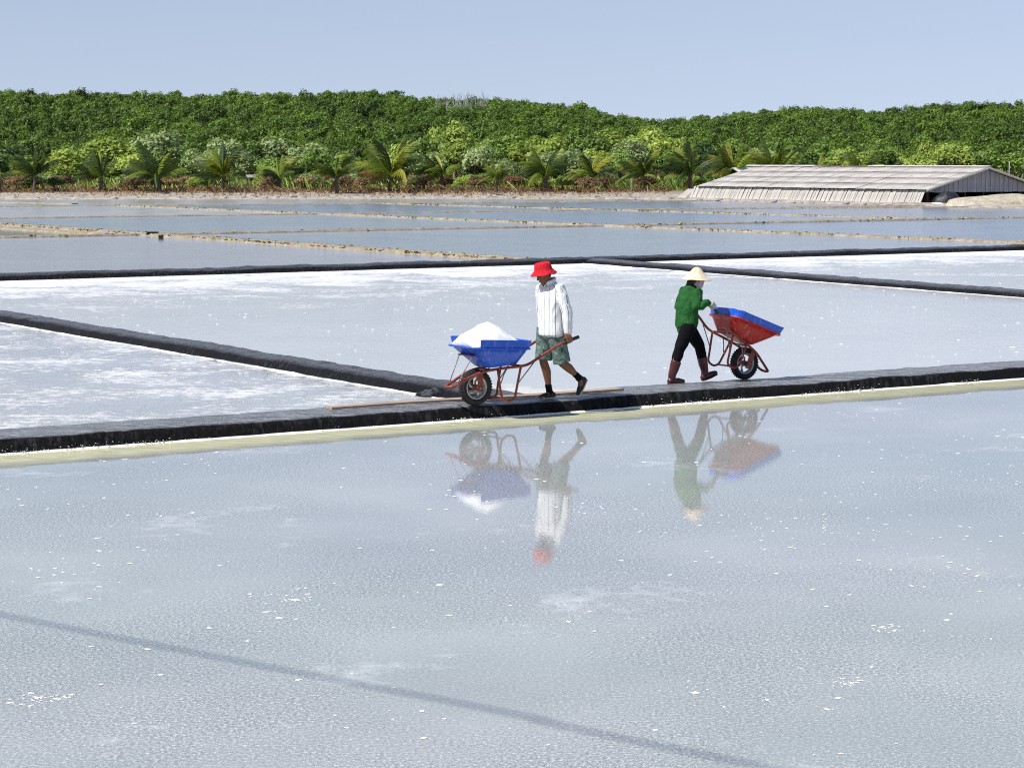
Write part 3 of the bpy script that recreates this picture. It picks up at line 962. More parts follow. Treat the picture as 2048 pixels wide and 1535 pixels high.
    # barge boards
    for sd in (0, 1):
        y0 = s * (lean - 0.27) if sd == 0 else s * (lean + 2 * half + 0.27)
        mb = MB(); mb.tube([(-0.33, y0, eave - 0.05), (-0.33, yr, ridge - 0.04)], [(0.03, 0.08)] * 2, 4, side=(1, 0, 0))
        obj('barge_board', mb.mesh('barge_board'), M['grey_board'], root)
    # loose boards at the far end of the front
    for i in range(4):
        mb = MB(); mb.box((-0.08, -0.02, 0), (0.08, 0.02, 1.25))
        o = obj('plank', mb.mesh('plank'), M['grey_board'], root)
        o.location = (SL + 0.5 + i * 0.38, s * (-0.1 + 0.1 * i), 0)
        o.rotation_euler = (-s * 0.5, -0.75, 0)
    # floor and heaped salt seen through the open strip under the gable
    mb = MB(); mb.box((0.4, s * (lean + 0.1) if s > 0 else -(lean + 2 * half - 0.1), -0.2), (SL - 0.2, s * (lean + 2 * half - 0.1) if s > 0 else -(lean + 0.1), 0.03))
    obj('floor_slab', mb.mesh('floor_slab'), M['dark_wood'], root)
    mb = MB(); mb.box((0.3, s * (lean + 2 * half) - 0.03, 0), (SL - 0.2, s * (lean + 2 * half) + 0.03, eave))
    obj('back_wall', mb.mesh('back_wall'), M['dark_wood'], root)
    mb = MB(); mb.box((SL - 0.1, min(s * lean, s * (lean + 2 * half)), 0), (SL - 0.05, max(s * lean, s * (lean + 2 * half)), eave))
    obj('end_wall', mb.mesh('end_wall'), M['gable_board'], root)
    return s
s_in = build_shed()
ux = Vector((math.cos(HEAD), math.sin(HEAD), 0)); uy = Vector((-ux.y, ux.x, 0)) * s_in
def shed_pt(x, y, z=0.0):
    p = Vector((S0.x, S0.y, 0)) + ux * x + uy * y
    p.z = z
    return p

def heap(name, c, rx, ry, h, rot, m, label, cat, seed, n=26, pw=1.0, rough=0.25, kind=None):
    V = []; rings = 14
    for i in range(rings + 1):
        f = i / rings
        for k in range(n):
            a = 2 * math.pi * k / n
            nn = 1 + rough * noise.noise(Vector((math.cos(a) * 1.4, math.sin(a) * 1.4, seed)))
            x, y = rx * f * nn * math.cos(a), ry * f * nn * math.sin(a)
            z = h * max(0.0, math.cos(f * math.pi / 2)) ** pw
            z *= 1 + rough * 0.9 * noise.noise(Vector((x * 1.6 / max(rx, .3), y * 1.6 / max(rx, .3), seed + 3))) + rough * 0.5 * noise.noise(Vector((x * 5 / max(rx, .3), y * 5 / max(rx, .3), seed + 4)))
            V.append((c[0] + x * math.cos(rot) - y * math.sin(rot), c[1] + x * math.sin(rot) + y * math.cos(rot), c[2] + (z if i < rings else -0.15)))
    Fc = [(i * n + k, (i + 1) * n + k, (i + 1) * n + (k + 1) % n, i * n + (k + 1) % n) for i in range(rings) for k in range(n)]
    o = obj(name, mesh_np(name, V, Fc, True), m)
    if kind: tag(o, kind=kind)
    else: tag(o, label, cat)
    return o
q = shed_pt(-1.0, 1.6)
heap('tarpaulin_bundle', (q.x, q.y, 0.05), 1.15, 0.8, 0.85, 0.3, M['black_tarp'], 'black tarpaulin bundle heaped by the corner of the salt shed', 'tarpaulin', 3, pw=0.45)
q = shed_pt(-1.2, 0.35)
heap('salt_heap', (q.x, q.y, 0.05), 0.9, 0.5, 0.16, 0.4, M['salt'], 'low white salt heap spilled at the near corner of the shed', 'salt heap', 5)
bank = shed_pt(-1.6, 6.6)
heap('sand_bank', (33.9, 143.2, 0.0), 6.2, 2.2, 0.80, 0.25, M['sand_bank'], None, None, 8, n=60, pw=0.3, rough=0.22, kind='structure')

# small hut and grey shelter behind
def hut(px, py, Y, w, d, h, rh, rz, label, wallm, roofm):
    p = at_y(px, py, Y)
    z0 = ground_z(p.x, p.y, False) - 0.1
    root = empty('hut', (p.x, p.y, z0), rz)
    tag(root, label, 'hut')
    mb = MB(); mb.box((-w / 2, -d / 2, 0), (w / 2, d / 2, h))
    obj('wall', mb.mesh('wall'), wallm, root)
    mb = MB()
    a = w / 2 + 0.25; b = d / 2 + 0.25; t = 0.06
    mb.add([(-a, -b, h - 0.04), (a, -b, h - 0.04), (a, 0, h + rh), (-a, 0, h + rh), (a, b, h - 0.04), (-a, b, h - 0.04),
            (-a, -b, h - 0.04 + t), (a, -b, h - 0.04 + t), (a, 0, h + rh + t), (-a, 0, h + rh + t), (a, b, h - 0.04 + t), (-a, b, h - 0.04 + t)],
           [(3, 2, 1, 0), (5, 4, 2, 3), (6, 7, 8, 9), (9, 8, 10, 11), (0, 1, 7, 6), (4, 5, 11, 10), (1, 2, 8, 7), (2, 4, 10, 8), (3, 0, 6, 9), (5, 3, 9, 11)])
    obj('roof', mb.mesh('roof'), roofm, root)
    mb = MB(); mb.box((-0.4, -d / 2 - 0.02, 0.05), (0.4, -d / 2 - 0.003, min(h - 0.1, 1.7)))
    obj('door', mb.mesh('door'), M['dark_wood'], root)
hut(1492, 345, 196, 2.6, 2.4, 1.5, 0.55, 0.55, 'small hut with a pale roof showing over the left end of the shed', M['hut_wall'], M['roof_pale'])
hut(508, 360, 205, 1.0, 1.1, 1.15, 0.2, 0.3, 'tiny grey shelter among the plants between the coconut palms', M['hut_wall'], M['hut_wall'])
q = at(1404, 372, 0.3)
heap('green_tarpaulin', (q.x, 186, 0.35), 0.7, 0.5, 0.75, 0.0, M['green_tarp'], 'green tarpaulin cover under the palms beside the left end of the shed', 'tarpaulin', 9, pw=0.5)

# thin poles
def pole(px, base, top, Y, r, label):
    p = at_y(px, base, Y)
    h = (base - top) / F * Y
    z = ground_z(p.x, p.y, False) - 0.1
    mb = MB(); mb.tube([(0, 0, -0.1), (0.01 * h, 0, h * 0.5), (0.0, 0, h + 0.2)], [r, r * 0.9, r * 0.75], 8)
    o = obj('pole', mb.mesh('pole', True), M['pole_wood'], loc=(p.x, p.y, min(p.z, z + 0.6)))
    tag(o, label, 'pole')
pole(1262, 392, 362, 172, 0.03, 'thin pale stake standing upright at the bank before the palms')
pole(2018, 350, 308, 190, 0.05, 'thin pale post rising behind the gable of the shed')
p0, p1 = at_y(325, 361, 197), at_y(438, 360.5, 197)
mb = MB(); mb.tube([(0, 0, 0), (p1 - p0)], 0.035, 8)
o = obj('water_pipe', mb.mesh('water_pipe', True), M['pole_wood'], loc=p0); 
tag(o, 'thin pale pipe carried level behind the dry grass between two palms', 'pipe')
mb2 = MB()
for f in (0.05, 0.5, 0.95):
    c = (p1 - p0) * f
    mb2.tube([(c.x, c.y, -1.4), (c.x, c.y, -0.03)], 0.03, 6)
obj('support', mb2.mesh('support'), M['bark'], o)

# ------------------------------------------------------------------ vegetation
def crown_arrays(seed, rx, ry, rz, lobes, leaves, size, base=0.0, open_=0.25):
    r = np.random.RandomState(seed)
    C = r.randn(lobes, 3); C /= np.linalg.norm(C, axis=1)[:, None]
    C *= (0.35 + 0.5 * r.rand(lobes, 1)); C[:, 2] = np.abs(C[:, 2]) * 1.0 - 0.25
    LR = 0.26 + 0.20 * r.rand(lobes)
    tint_l = r.rand(lobes)
    idx = r.randint(lobes, size=leaves)
    D = r.randn(leaves, 3); D /= np.linalg.norm(D, axis=1)[:, None]
    D[:, 2] = np.where(D[:, 2] < -0.35, -D[:, 2], D[:, 2])
    rad_ = LR[idx][:, None] * (1.0 - open_ * r.rand(leaves, 1) ** 2 + 0.14 * r.randn(leaves, 1).clip(-1, 1.6))
    P = (C[idx] + D * rad_) * np.array([rx, ry, rz])
    P[:, 2] += base
    nrm = D * 1.25 + r.randn(leaves, 3) * 0.45 + np.array([0, 0, 0.2])
    nrm /= np.linalg.norm(nrm, axis=1)[:, None]
    t = np.cross(nrm, r.randn(leaves, 3)); t /= np.linalg.norm(t, axis=1)[:, None]
    b = np.cross(nrm, t)
    s = size * (0.55 + 0.9 * r.rand(leaves, 1))
    e = 0.55 + 0.35 * r.rand(leaves, 1)
    V = np.stack([P - t * s, P - b * s * e + nrm * s * 0.15, P + t * s, P + b * s * e + nrm * s * 0.15], 1).reshape(-1, 3)
    Fc = np.arange(leaves * 4).reshape(-1, 4)
    tint_f = (0.55 * tint_l[idx] + 0.45 * r.rand(leaves)).clip(0, 1)
    return V, Fc, tint_f

def join(*parts):
    V, Fc, T = [], [], []
    b = 0
    for v, f, t in parts:
        V.append(v); Fc.append(f + b); T.append(t); b += len(v)
    return np.concatenate(V), np.concatenate(Fc), np.concatenate(T)

def trunk_mb(h, r, seed, forks=3, spread=0.6):
    rr = random.Random(seed)
    mb = MB()
    top = Vector((rr.uniform(-.1, .1) * h, rr.uniform(-.1, .1) * h, h * 0.55))
    mb.tube([(0, 0, -0.4), (top.x * 0.3, top.y * 0.3, h * 0.25), top], [r * 1.3, r, r * 0.75], 7)
    for k in range(forks):
        a = rr.uniform(0, 6.28)
        e = top + Vector((math.cos(a) * spread * h * 0.35, math.sin(a) * spread * h * 0.35, h * rr.uniform(0.25, 0.42)))
        mb.tube([top * 0.9, (top + e) / 2 + Vector((0, 0, 0.05 * h)), e], [r * 0.6, r * 0.45, r * 0.2], 5)
    return mb

# --- hill forest
def hill_tree_mesh(k):
    rr = np.random.RandomState(50 + k)
    tall = k % 3 == 0
    a = crown_arrays(100 + k, 1.2, 1.2, 1.65 if tall else 1.2, 9, 560, 0.098, 2.2, 0.35)
    me = mesh_np('forest_tree', a[0], a[1])
    bm = bmesh.new(); bm.from_mesh(me)
    nf = len(bm.faces)
    tm = trunk_mb(2.9, 0.06, k, 2).mesh('t')
    bm.from_mesh(tm)
    for i, f in enumerate(bm.faces):
        f.material_index = 0 if i < nf else 1
    bm.to_mesh(me); bm.free()
    face_attr(me, 'tint', list(a[2]) + [0.3] * (len(me.polygons) - nf))
    me.materials.append(M['leaf_hill']); me.materials.append(M['bark'])
    return me
hill_meshes = [hill_tree_mesh(k) for k in range(6)]

pts = []
yy = 231.0
while yy < 408:
    xw = yy * 0.285 + 12
    st = 2.75 + (yy - 231) * 0.0015
    x = -xw + R.uniform(0, st)
    while x < xw:
        px_, py_ = x + R.uniform(-0.7, 0.7), yy + R.uniform(-0.8, 0.8)
        pts.append((px_, py_))
        x += st * R.uniform(0.75, 1.25)
    yy += 2.4
hill = []
for (x, y) in pts:
    sc_ = R.uniform(0.72, 1.42) * (1.15 if R.random() < 0.06 else 1)
    hill.append((x, y, ground_z(x, y, False) - 0.15, sc_, R.uniform(0, 6.28), R.randrange(6)))
hill.sort(key=lambda q: q[1])
vis = [h for h in hill if abs(h[0]) < h[1] * 0.243]
singles = vis[:300]
single_set = set(id(h) for h in singles)
for i, (x, y, z, s, rz, k) in enumerate(singles):
    o = obj('forest_tree', hill_meshes[k])
    o.location = (x, y, z); o.rotation_euler = (0, 0, rz); o.scale = (s, s, s * 1.05)
    tag(o, 'small dark green tree at the foot of the wooded hill', 'tree', 'trees at the foot of the wooded hill')

def scatter_stuff(name, items, meshes, label=None):
    """one object that sets copies of the given meshes on its points"""
    hold = bpy.data.collections.new(name + '_kinds')
    for i, me in enumerate(meshes):
        o = bpy.data.objects.new('%s_kind' % name, me)
        hold.objects.link(o)
    me = bpy.data.meshes.new(name)
    me.from_pydata([q[:3] for q in items], [], [])
    a = me.attributes.new('rz', 'FLOAT', 'POINT'); a.data.foreach_set('value', [q[4] for q in items])
    a = me.attributes.new('sc', 'FLOAT', 'POINT'); a.data.foreach_set('value', [q[3] for q in items])
    a = me.attributes.new('kd', 'INT', 'POINT'); a.data.foreach_set('value', [q[5] for q in items])
    o = obj(name, me)
    ng = bpy.data.node_groups.new(name, 'GeometryNodeTree')
    ng.interface.new_socket(name='Geometry', in_out='INPUT', socket_type='NodeSocketGeometry')
    ng.interface.new_socket(name='Geometry', in_out='OUTPUT', socket_type='NodeSocketGeometry')
    N, K = ng.nodes, ng.links
    gi, go = N.new('NodeGroupInput'), N.new('NodeGroupOutput')
    ci = N.new('GeometryNodeCollectionInfo'); ci.inputs['Collection'].default_value = hold
    ci.inputs['Separate Children'].default_value = True; ci.inputs['Reset Children'].default_value = True
    ip = N.new('GeometryNodeInstanceOnPoints'); ip.inputs['Pick Instance'].default_value = True
    def at_(nm, ty):
        q = N.new('GeometryNodeInputNamedAttribute'); q.data_type = ty; q.inputs['Name'].default_value = nm
        return q.outputs['Attribute']
    cb = N.new('ShaderNodeCombineXYZ')
    K.new(at_('rz', 'FLOAT'), cb.inputs[2])
    K.new(gi.outputs[0], ip.inputs['Points']); K.new(ci.outputs[0], ip.inputs['Instance'])
    K.new(at_('kd', 'INT'), ip.inputs['Instance Index'])
    er = N.new('FunctionNodeEulerToRotation'); K.new(cb.outputs[0], er.inputs[0]); K.new(er.outputs[0], ip.inputs['Rotation'])
    K.new(at_('sc', 'FLOAT'), ip.inputs['Scale'])
    K.new(ip.outputs[0], go.inputs[0])
    md = o.modifiers.new('scatter', 'NODES'); md.node_group = ng
    tag(o, label, kind='stuff')
    return o
scatter_stuff('hill_forest', [h for h in hill if id(h) not in single_set], hill_meshes)

# bare grey trees standing on the hill
bare_me = []
for k in range(4):
    rr = random.Random(k + 70)
    mb = MB()
    mb.tube([(0, 0, 0), (rr.uniform(-.1, .1), 0, 1.6), (rr.uniform(-.2, .2), 0, 3.6)], [0.07, 0.05, 0.015], 6)
    for j in range(9):
        z = rr.uniform(1.2, 3.2); a = rr.uniform(0, 6.28); l = rr.uniform(0.3, 0.8)
        mb.tube([(0, 0, z), (math.cos(a) * l * .5, math.sin(a) * l * .5, z + l * .6), (math.cos(a) * l * .8, math.sin(a) * l * .8, z + l * 1.2)], [0.025, 0.018, 0.006], 4)
    me = mb.mesh('bare_tree'); me.materials.append(M['bark_pale']); bare_me.append(me)
for i in range(34):
    px = R.uniform(872, 985); Y = 352 + R.uniform(-6, 10)
    x = (px - 1024) / F * Y
    o = obj('bare_tree', bare_me[i % 4]); sc_ = R.uniform(0.9, 1.25)
    o.location = (x, Y, ground_z(x, Y, False) + 1.3); o.rotation_euler = (0, 0, R.uniform(0, 6)); o.scale = (1.1, 1.1, sc_)
    tag(o, 'leafless grey tree standing in the pale patch high on the hill', 'bare tree', 'leafless trees on the hill')

# --- larger trees and bushes in front of the hill
def tree_kind(k, rx, rz, lobes, leaves, size, mat, base):
    a = crown_arrays(300 + k, rx, rx, rz, lobes, leaves, size, base)
    me = mesh_np('crown', a[0], a[1]); face_attr(me, 'tint', a[2]); me.materials.append(mat)
    tm = trunk_mb(base + rz * 0.4, 0.09, k, 4).mesh('trunk', True); tm.materials.append(M['bark'])
    return me, tm
KIND = {}
for nm, mat in (('pale', M['leaf_pale']), ('lime', M['leaf_lime']), ('mid', M['leaf_mid']), ('dark', M['leaf_dark']), ('dry', M['dry_leaf']), ('rust', M['rust_leaf'])):
    KIND[nm] = [tree_kind(hash_ + i, 1.25, 1.55, 18, 2200, 0.085, mat, 1.9) for i, hash_ in enumerate((10, 20, 30))]
KIND_I = {'pale': 0, 'lime': 1, 'mid': 2, 'dark': 3}
for nm in KIND:     # different seeds for each kind
    pass

NICK = [(2, 'the palm cut by the left edge'), (72, 'the very dark leftmost palm'), (205, 'the second full palm'), (320, 'the third full palm'), (447, 'the palm with the yellow tip'), (560, 'the fifth full palm'), (675, 'the palm nearest the water'), (780, 'the tallest palm'), (882, 'the dark palm beside the tallest'), (992, 'the shortest palm'), (1090, 'the palm before the bright one'), (1183, 'the bright yellow green palm'), (1285, 'the palm after the bright one'), (1378, 'the upright palm by the shed'), (1463, 'the palm beside the hut'), (1545, 'the palm over the left shed roof'), (1632, 'the small palm over the shed'), (1716, 'the slim palm over the shed'), (1890, 'the bright bushes over the shed'), (2018, 'the post behind the gable')]
USED = {}
def own_label(what, px, top, tops):
    d, nick = min((abs(px - a), n_) for a, n_ in NICK)
    a = [q for q, n_ in NICK if n_ == nick][0]
    where = 'straight behind' if abs(px - a) < 14 else ('left of' if px < a else 'right of')
    size = 'tall' if top < tops[0] else ('low' if top > tops[1] else 'middling')
    lab = '%s %s %s %s' % (size, what, where, nick)
    return lab
def plant_tree(px, top, wpx, Y, nm, label, group=None, var=None, cat='tree', name='broadleaf_tree'):
    x = (px - 1024) / F * Y
    z0 = ground_z(x, Y, False) - 0.1
    ztop = CAM_H + (322 - top) / F * Y
    w = wpx / F * Y
    cm, tm = KIND[nm][R.randrange(3) if var is None else var]
    root = empty(name, (x, Y, z0), R.uniform(0, 6.28))
    sx = w / 2.55
    sz = max(0.45, (ztop - z0) / 3.55)
    tag(root, label, cat, group)
    o = obj('crown', cm, None, root); o.scale = (sx, sx, sz)
    o = obj('trunk', tm, None, root); o.scale = (sx, sx, sz)
    return root

NAMED = [
    (70, 305, 90, 214, 'mid', 'mid green tree behind the leftmost dark coconut palm'),
    (18, 300, 80, 216, 'mid', 'mid green bushy tree at the left edge of the picture'),
    (150, 288, 105, 212, 'lime', 'yellow green rounded tree, lower left one of the bright pair'),
    (222, 262, 120, 214, 'lime', 'tall yellow green tree, taller one of the bright pair on the left'),
    (110, 322, 70, 206, 'lime', 'low bright green bush beside the second palm from the left'),
    (312, 247, 118, 218, 'pale', 'large grey green rounded tree standing above the third palm'),
    (262, 300, 90, 208, 'lime', 'low lime coloured tree left of the third palm'),
    (455, 266, 80, 212, 'pale', 'grey green tree directly behind the fourth palm'),
    (410, 292, 70, 208, 'pale', 'small silvery tree between the third and fourth palms'),
    (488, 295, 62, 208, 'pale', 'small silvery tree just right of the fourth palm'),
    (562, 264, 90, 216, 'pale', 'pale green tree, left crown of the broad double clump'),
    (618, 278, 96, 214, 'pale', 'pale green tree, right crown of the broad double clump'),
    (540, 310, 70, 206, 'mid', 'mid green bush behind the fifth palm'),
    (700, 298, 76, 208, 'mid', 'mid green tree left of the tall upright palm'),
    (745, 318, 66, 204, 'mid', 'low green bush at the left foot of the tall upright palm'),
    (810, 276, 52, 208, 'lime', 'narrow light green tree just right of the tall upright palm'),
    (845, 300, 80, 206, 'pale', 'pale green tree between the tall palm and the one right of it'),
    (900, 228, 92, 222, 'lime', 'high olive green tree below the bare grey trunks'),
    (912, 268, 76, 212, 'lime', 'yellow green tree under the high olive one'),
    (955, 282, 70, 208, 'pale', 'silvery tree right of the yellow green one'),
    (1010, 312, 60, 204, 'pale', 'small grey green bush above the shortest palm'),
    (1030, 252, 96, 220, 'mid', 'tall leafy tree rising above the shortest palm'),
    (1095, 262, 92, 216, 'lime', 'olive tree behind the palm right of the shortest one'),
    (1142, 238, 100, 224, 'mid', 'tall light tree near the dip of the skyline'),
    (1150, 292, 80, 208, 'pale', 'grey green tree standing before the tall light one'),
    (1215, 246, 96, 220, 'lime', 'bright olive tree left of the skyline dip'),
    (1285, 243, 104, 222, 'lime', 'broad bright tree right below the skyline dip'),
    (1238, 296, 80, 208, 'mid', 'dense green tree between the two leaning palms'),
    (1330, 290, 80, 210, 'mid', 'dense green tree left of the upright dark palm'),
    (1400, 274, 84, 214, 'mid', 'leafy tree right of the upright dark palm'),
    (1455, 268, 80, 218, 'mid', 'leafy tree above the hut with the pale roof'),
    (1520, 290, 70, 212, 'pale', 'grey green tree behind the palm over the shed roof'),
    (1595, 278, 80, 216, 'mid', 'rounded green tree above the middle of the shed roof'),
    (1690, 284, 66, 212, 'lime', 'light green tree beside the slim palm over the shed'),
    (1760, 284, 90, 214, 'mid', 'dusty green tree left of the bright tree over the shed'),
    (1850, 272, 50, 216, 'lime', 'small round light tree perched left above the bright bush'),
    (1902, 278, 86, 212, 'lime', 'bright olive tree above the right part of the shed roof'),
    (1838, 302, 66, 208, 'lime', 'low bright bush touching the shed roof at the right'),
    (1960, 300, 70, 212, 'mid', 'green tree left of the thin post behind the gable'),
    (1062, 264, 84, 218, 'lime', 'olive tree whose crown touches the tall leafy tree above the shortest palm'),
    (1182, 256, 84, 219, 'mid', 'rounded mid green tree between the tall light tree and the bright olive one'),
    (1258, 268, 80, 215, 'pale', 'grey green tree in front of the broad bright tree below the skyline dip'),
    (1325, 262, 84, 219, 'lime', 'olive tree on the right flank of the broad bright tree below the dip'),
    (1100, 296, 74, 209, 'pale', 'grey green tree directly behind the palm left of the bright one'),
    (1190, 290, 78, 209, 'lime', 'lime tree directly behind the bright yellow green palm'),
    (1375, 300, 74, 209, 'lime', 'low lime tree directly behind the upright palm by the shed'),
    (985, 262, 80, 219, 'mid', 'mid green tree between the high olive tree and the shortest palm'),
    (860, 262, 70, 219, 'mid', 'mid green tree on the left flank of the high olive tree'),
    (1560, 270, 84, 219, 'mid', 'mid green tree rising left of the rounded tree above the shed'),
    (1650, 274, 84, 219, 'mid', 'mid green tree rising right of the rounded tree above the shed'),
    (2035, 296, 80, 214, 'mid', 'green tree at the right edge behind the shed'),
]
for t_ in NAMED:
    k_ = 1.16 if t_[4] in ('pale', 'lime') else 1.05
    plant_tree(t_[0], t_[1] - 4, t_[2] * k_, *t_[3:])
for i in range(95):
    px = R.uniform(-60, 2110)
    Y = R.uniform(208, 231)
    top = R.uniform(272, 318) if px < 1450 else R.uniform(284, 318)
    nm = R.choice(['mid', 'mid', 'dark', 'dark', 'mid', 'pale'] if px < 1000 else ['mid', 'mid', 'dark', 'mid', 'pale', 'lime'])
    plant_tree(px, top, R.uniform(55, 95), Y, nm, own_label({'mid': 'mid green thicket tree', 'dark': 'dark green thicket tree', 'pale': 'grey green thicket tree', 'lime': 'olive thicket tree'}[nm], px, top, (288, 304)),
               {'mid': 'mid green thicket trees', 'dark': 'dark green thicket trees', 'pale': 'grey green thicket trees', 'lime': 'olive thicket trees'}[nm])

# --- coconut palms blown to the left
def frond_mesh(k, L_, droop, mat, sweep):
    r = np.random.RandomState(400 + k)
    n = 26
    V, Fc, T = [], [], []
    ts = np.linspace(0, 1, n + 1)
    cx = L_ * (ts - 0.30 * droop * ts ** 2.2)
    cz = L_ * (0.30 * ts - droop * ts ** 2.0)
    def q4(a, b, c, d, t):
        i = len(V); V.extend([a, b, c, d]); Fc.append((i, i + 1, i + 2, i + 3)); T.append(t)
    for i in range(n):         # mid rib
        w = 0.045 * (1 - ts[i]) + 0.014
        w2 = 0.045 * (1 - ts[i + 1]) + 0.014
        a, b = np.array([cx[i], 0, cz[i]]), np.array([cx[i + 1], 0, cz[i + 1]])
        q4(a + [0, -w, 0], b + [0, -w2, 0], b + [0, 0, w2 * .8], a + [0, 0, w * .8], 0.95)
        q4(a + [0, 0, w * .8], b + [0, 0, w2 * .8], b + [0, w2, 0], a + [0, w, 0], 0.95)
    for sgn in (-1, 1):
        for i in range(3, n):
            for h in (0, 0.5):
                t = ts[i] + h / n
                if t > 1: continue
                p = np.array([np.interp(t, ts, cx), 0, np.interp(t, ts, cz)])
                tg = np.array([np.interp(min(1, t + .05), ts, cx) - p[0], 0, np.interp(min(1, t + .05), ts, cz) - p[2]]); tg /= np.linalg.norm(tg) + 1e-6
                ll = L_ * 0.21 * (math.sin(math.pi * min(1, 0.12 + t * 0.88)) ** 0.6) * (0.85 + 0.3 * r.rand()) + 0.05
                out = np.array([0, sgn, 0]) * (0.55 - 0.2 * t) + tg * (0.55 + sweep * 0.4) + np.array([0, 0, -0.45 - 0.5 * r.rand()])
                out /= np.linalg.norm(out)
                mid = p + out * ll * 0.55
                tip = p + out * ll + np.array([0, 0, -ll * (0.25 + 0.2 * r.rand())])
                wv = tg * 0.028
                tt = 0.15 + 0.7 * r.rand()
                q4(p - wv, p + wv, mid + wv * 0.9, mid - wv * 0.9, tt)
                q4(mid - wv * 0.9, mid + wv * 0.9, tip + wv * 0.15, tip - wv * 0.15, tt)
    me = mesh_np('frond', np.array(V), np.array(Fc)); face_attr(me, 'tint', T)
    me.materials.append(mat)
    return me
FR = {}
for nm in ('palm_green', 'palm_yellow', 'palm_dark', 'palm_dry'):
    FR[nm] = [frond_mesh(k * 7 + len(FR), 2.7, d, M[nm], 0.4) for k, d in enumerate((0.22, 0.5, 0.85))]

def palm(px, base, top, Y, label, dark=0.25, yellow=0.15, n=15, wind=0.72, seed=0):
    rr = random.Random(seed * 13 + 5)
    x = (px - 1024) / F * Y
    z0 = ground_z(x, Y, False) - 0.05
    H = CAM_H + (322 - top) / F * Y - z0
    root = empty('coconut_palm', (x, Y, z0))
    tag(root, label, 'coconut palm')
    th = min(0.36 * H, 0.95 + 0.3 * rr.random())
    sc_ = (H - th) / 2.42
    lean = rr.uniform(-0.1, 0.18)
    mb = MB()
    mb.tube([(0, 0, -0.3), (0.02, 0, 0.1), (lean * 0.4, 0, th * 0.6), (lean, 0, th), (lean, 0, th + 0.25)], [0.21, 0.17, 0.14, 0.13, 0.07], 10)
    for j in range(7):
        a = rr.uniform(0, 6.28)
        mb.tube([(lean + 0.08 * math.cos(a), 0.08 * math.sin(a), th - 0.1), (lean + 0.25 * math.cos(a), 0.25 * math.sin(a), th + 0.28)], [0.06, 0.03], 5)
    obj('trunk', mb.mesh('trunk', True), M['bark'], root)
    for j in range(n + 5):
        left = rr.random() < wind
        az = math.pi + rr.gauss(0, 0.75) if left else rr.uniform(-1.1, 1.1)
        if rr.random() < 0.12: az = rr.uniform(0, 6.28)
        up = rr.random()
        el = (rad(18 + 62 * up) if left else rad(32 + 50 * up))
        dr = 2 if (left and rr.random() < 0.65) else (1 if rr.random() < 0.7 else 0)
        u = rr.random()
        low = el < rad(24)
        kind_ = 'palm_dry' if low and rr.random() < 0.3 else ('palm_yellow' if u < yellow else ('palm_dark' if u < yellow + dark else 'palm_green'))
        o = obj('frond', FR[kind_][dr], None, root)
        o.location = (lean, 0, th + 0.12)
        o.rotation_euler = (Matrix.Rotation(az, 3, 'Z') @ Matrix.Rotation(-el, 3, 'Y') @ Matrix.Rotation(rr.uniform(-0.5, 0.5), 3, 'X')).to_euler()
        s = sc_ * rr.uniform(0.85, 1.12)
        o.scale = (s, s, s)
    for j in range(rr.choice((1, 2, 3))):       # dead fronds hanging by the trunk
        o = obj('frond', FR['palm_dry'][1], None, root)
        o.location = (lean, 0, th)
        o.rotation_euler = (Matrix.Rotation(math.pi + rr.gauss(0, 1.3), 3, 'Z') @ Matrix.Rotation(rad(rr.uniform(25, 60)), 3, 'Y')).to_euler()
        s = min(0.5, th / 2.6) * rr.uniform(0.8, 1.1)
        o.scale = (s, s, s)
PALMS = [
    (72, 385, 300, 183, 'leftmost full coconut palm, very dark and dense', 0.85, 0.0, 18, 0.55),
    (205, 383, 306, 184, 'dark coconut palm second from the left with fronds streaming left', 0.6, 0.02, 13, 0.75),
    (320, 385, 290, 183, 'third coconut palm from the left with one long low frond', 0.4, 0.1, 13, 0.7),
    (447, 385, 284, 183, 'coconut palm with a yellow tipped frond bent far to the left', 0.45, 0.15, 13, 0.7),
    (560, 381, 308, 187, 'fifth coconut palm from the left, before the broad pale clump', 0.4, 0.1, 14, 0.75),
    (675, 390, 305, 181, 'coconut palm nearest the water with a yellow drooping frond', 0.45, 0.08, 15, 0.75),
    (780, 384, 274, 184, 'tallest coconut palm, with a clear pale trunk', 0.3, 0.2, 16, 0.8),
    (882, 380, 300, 187, 'dark coconut palm right of the tallest one', 0.45, 0.12, 14, 0.85),
    (992, 382, 326, 184, 'shortest coconut palm, above a fallen stick', 0.45, 0.05, 12, 0.6),
    (1090, 381, 298, 185, 'coconut palm left of the bright yellow green one', 0.4, 0.1, 15, 0.75),
    (1183, 381, 300, 185, 'bright yellow green coconut palm in the middle of the row', 0.15, 0.35, 16, 0.75),
    (1285, 380, 300, 187, 'dark stemmed coconut palm right of the bright one', 0.5, 0.15, 14, 0.85),
    (1378, 378, 286, 188, 'tall upright dark coconut palm left of the shed', 0.5, 0.1, 16, 0.8),
    (1463, 372, 290, 196, 'yellowish coconut palm beside the hut with the pale roof', 0.3, 0.25, 14, 0.85),
    (1545, 372, 284, 200, 'coconut palm showing over the left part of the shed roof', 0.25, 0.12, 14, 0.8),
    (1632, 372, 314, 200, 'small coconut palm showing over the middle of the shed roof', 0.35, 0.05, 12, 0.6),
    (1716, 372, 298, 200, 'slim coconut palm showing over the right half of the shed roof', 0.35, 0.05, 12, 0.6),
    (2, 387, 326, 182, 'yellowish coconut palm cut by the left edge of the picture', 0.2, 0.4, 12, 0.9),
]
for i, a in enumerate(PALMS):
    palm(*a, seed=i)

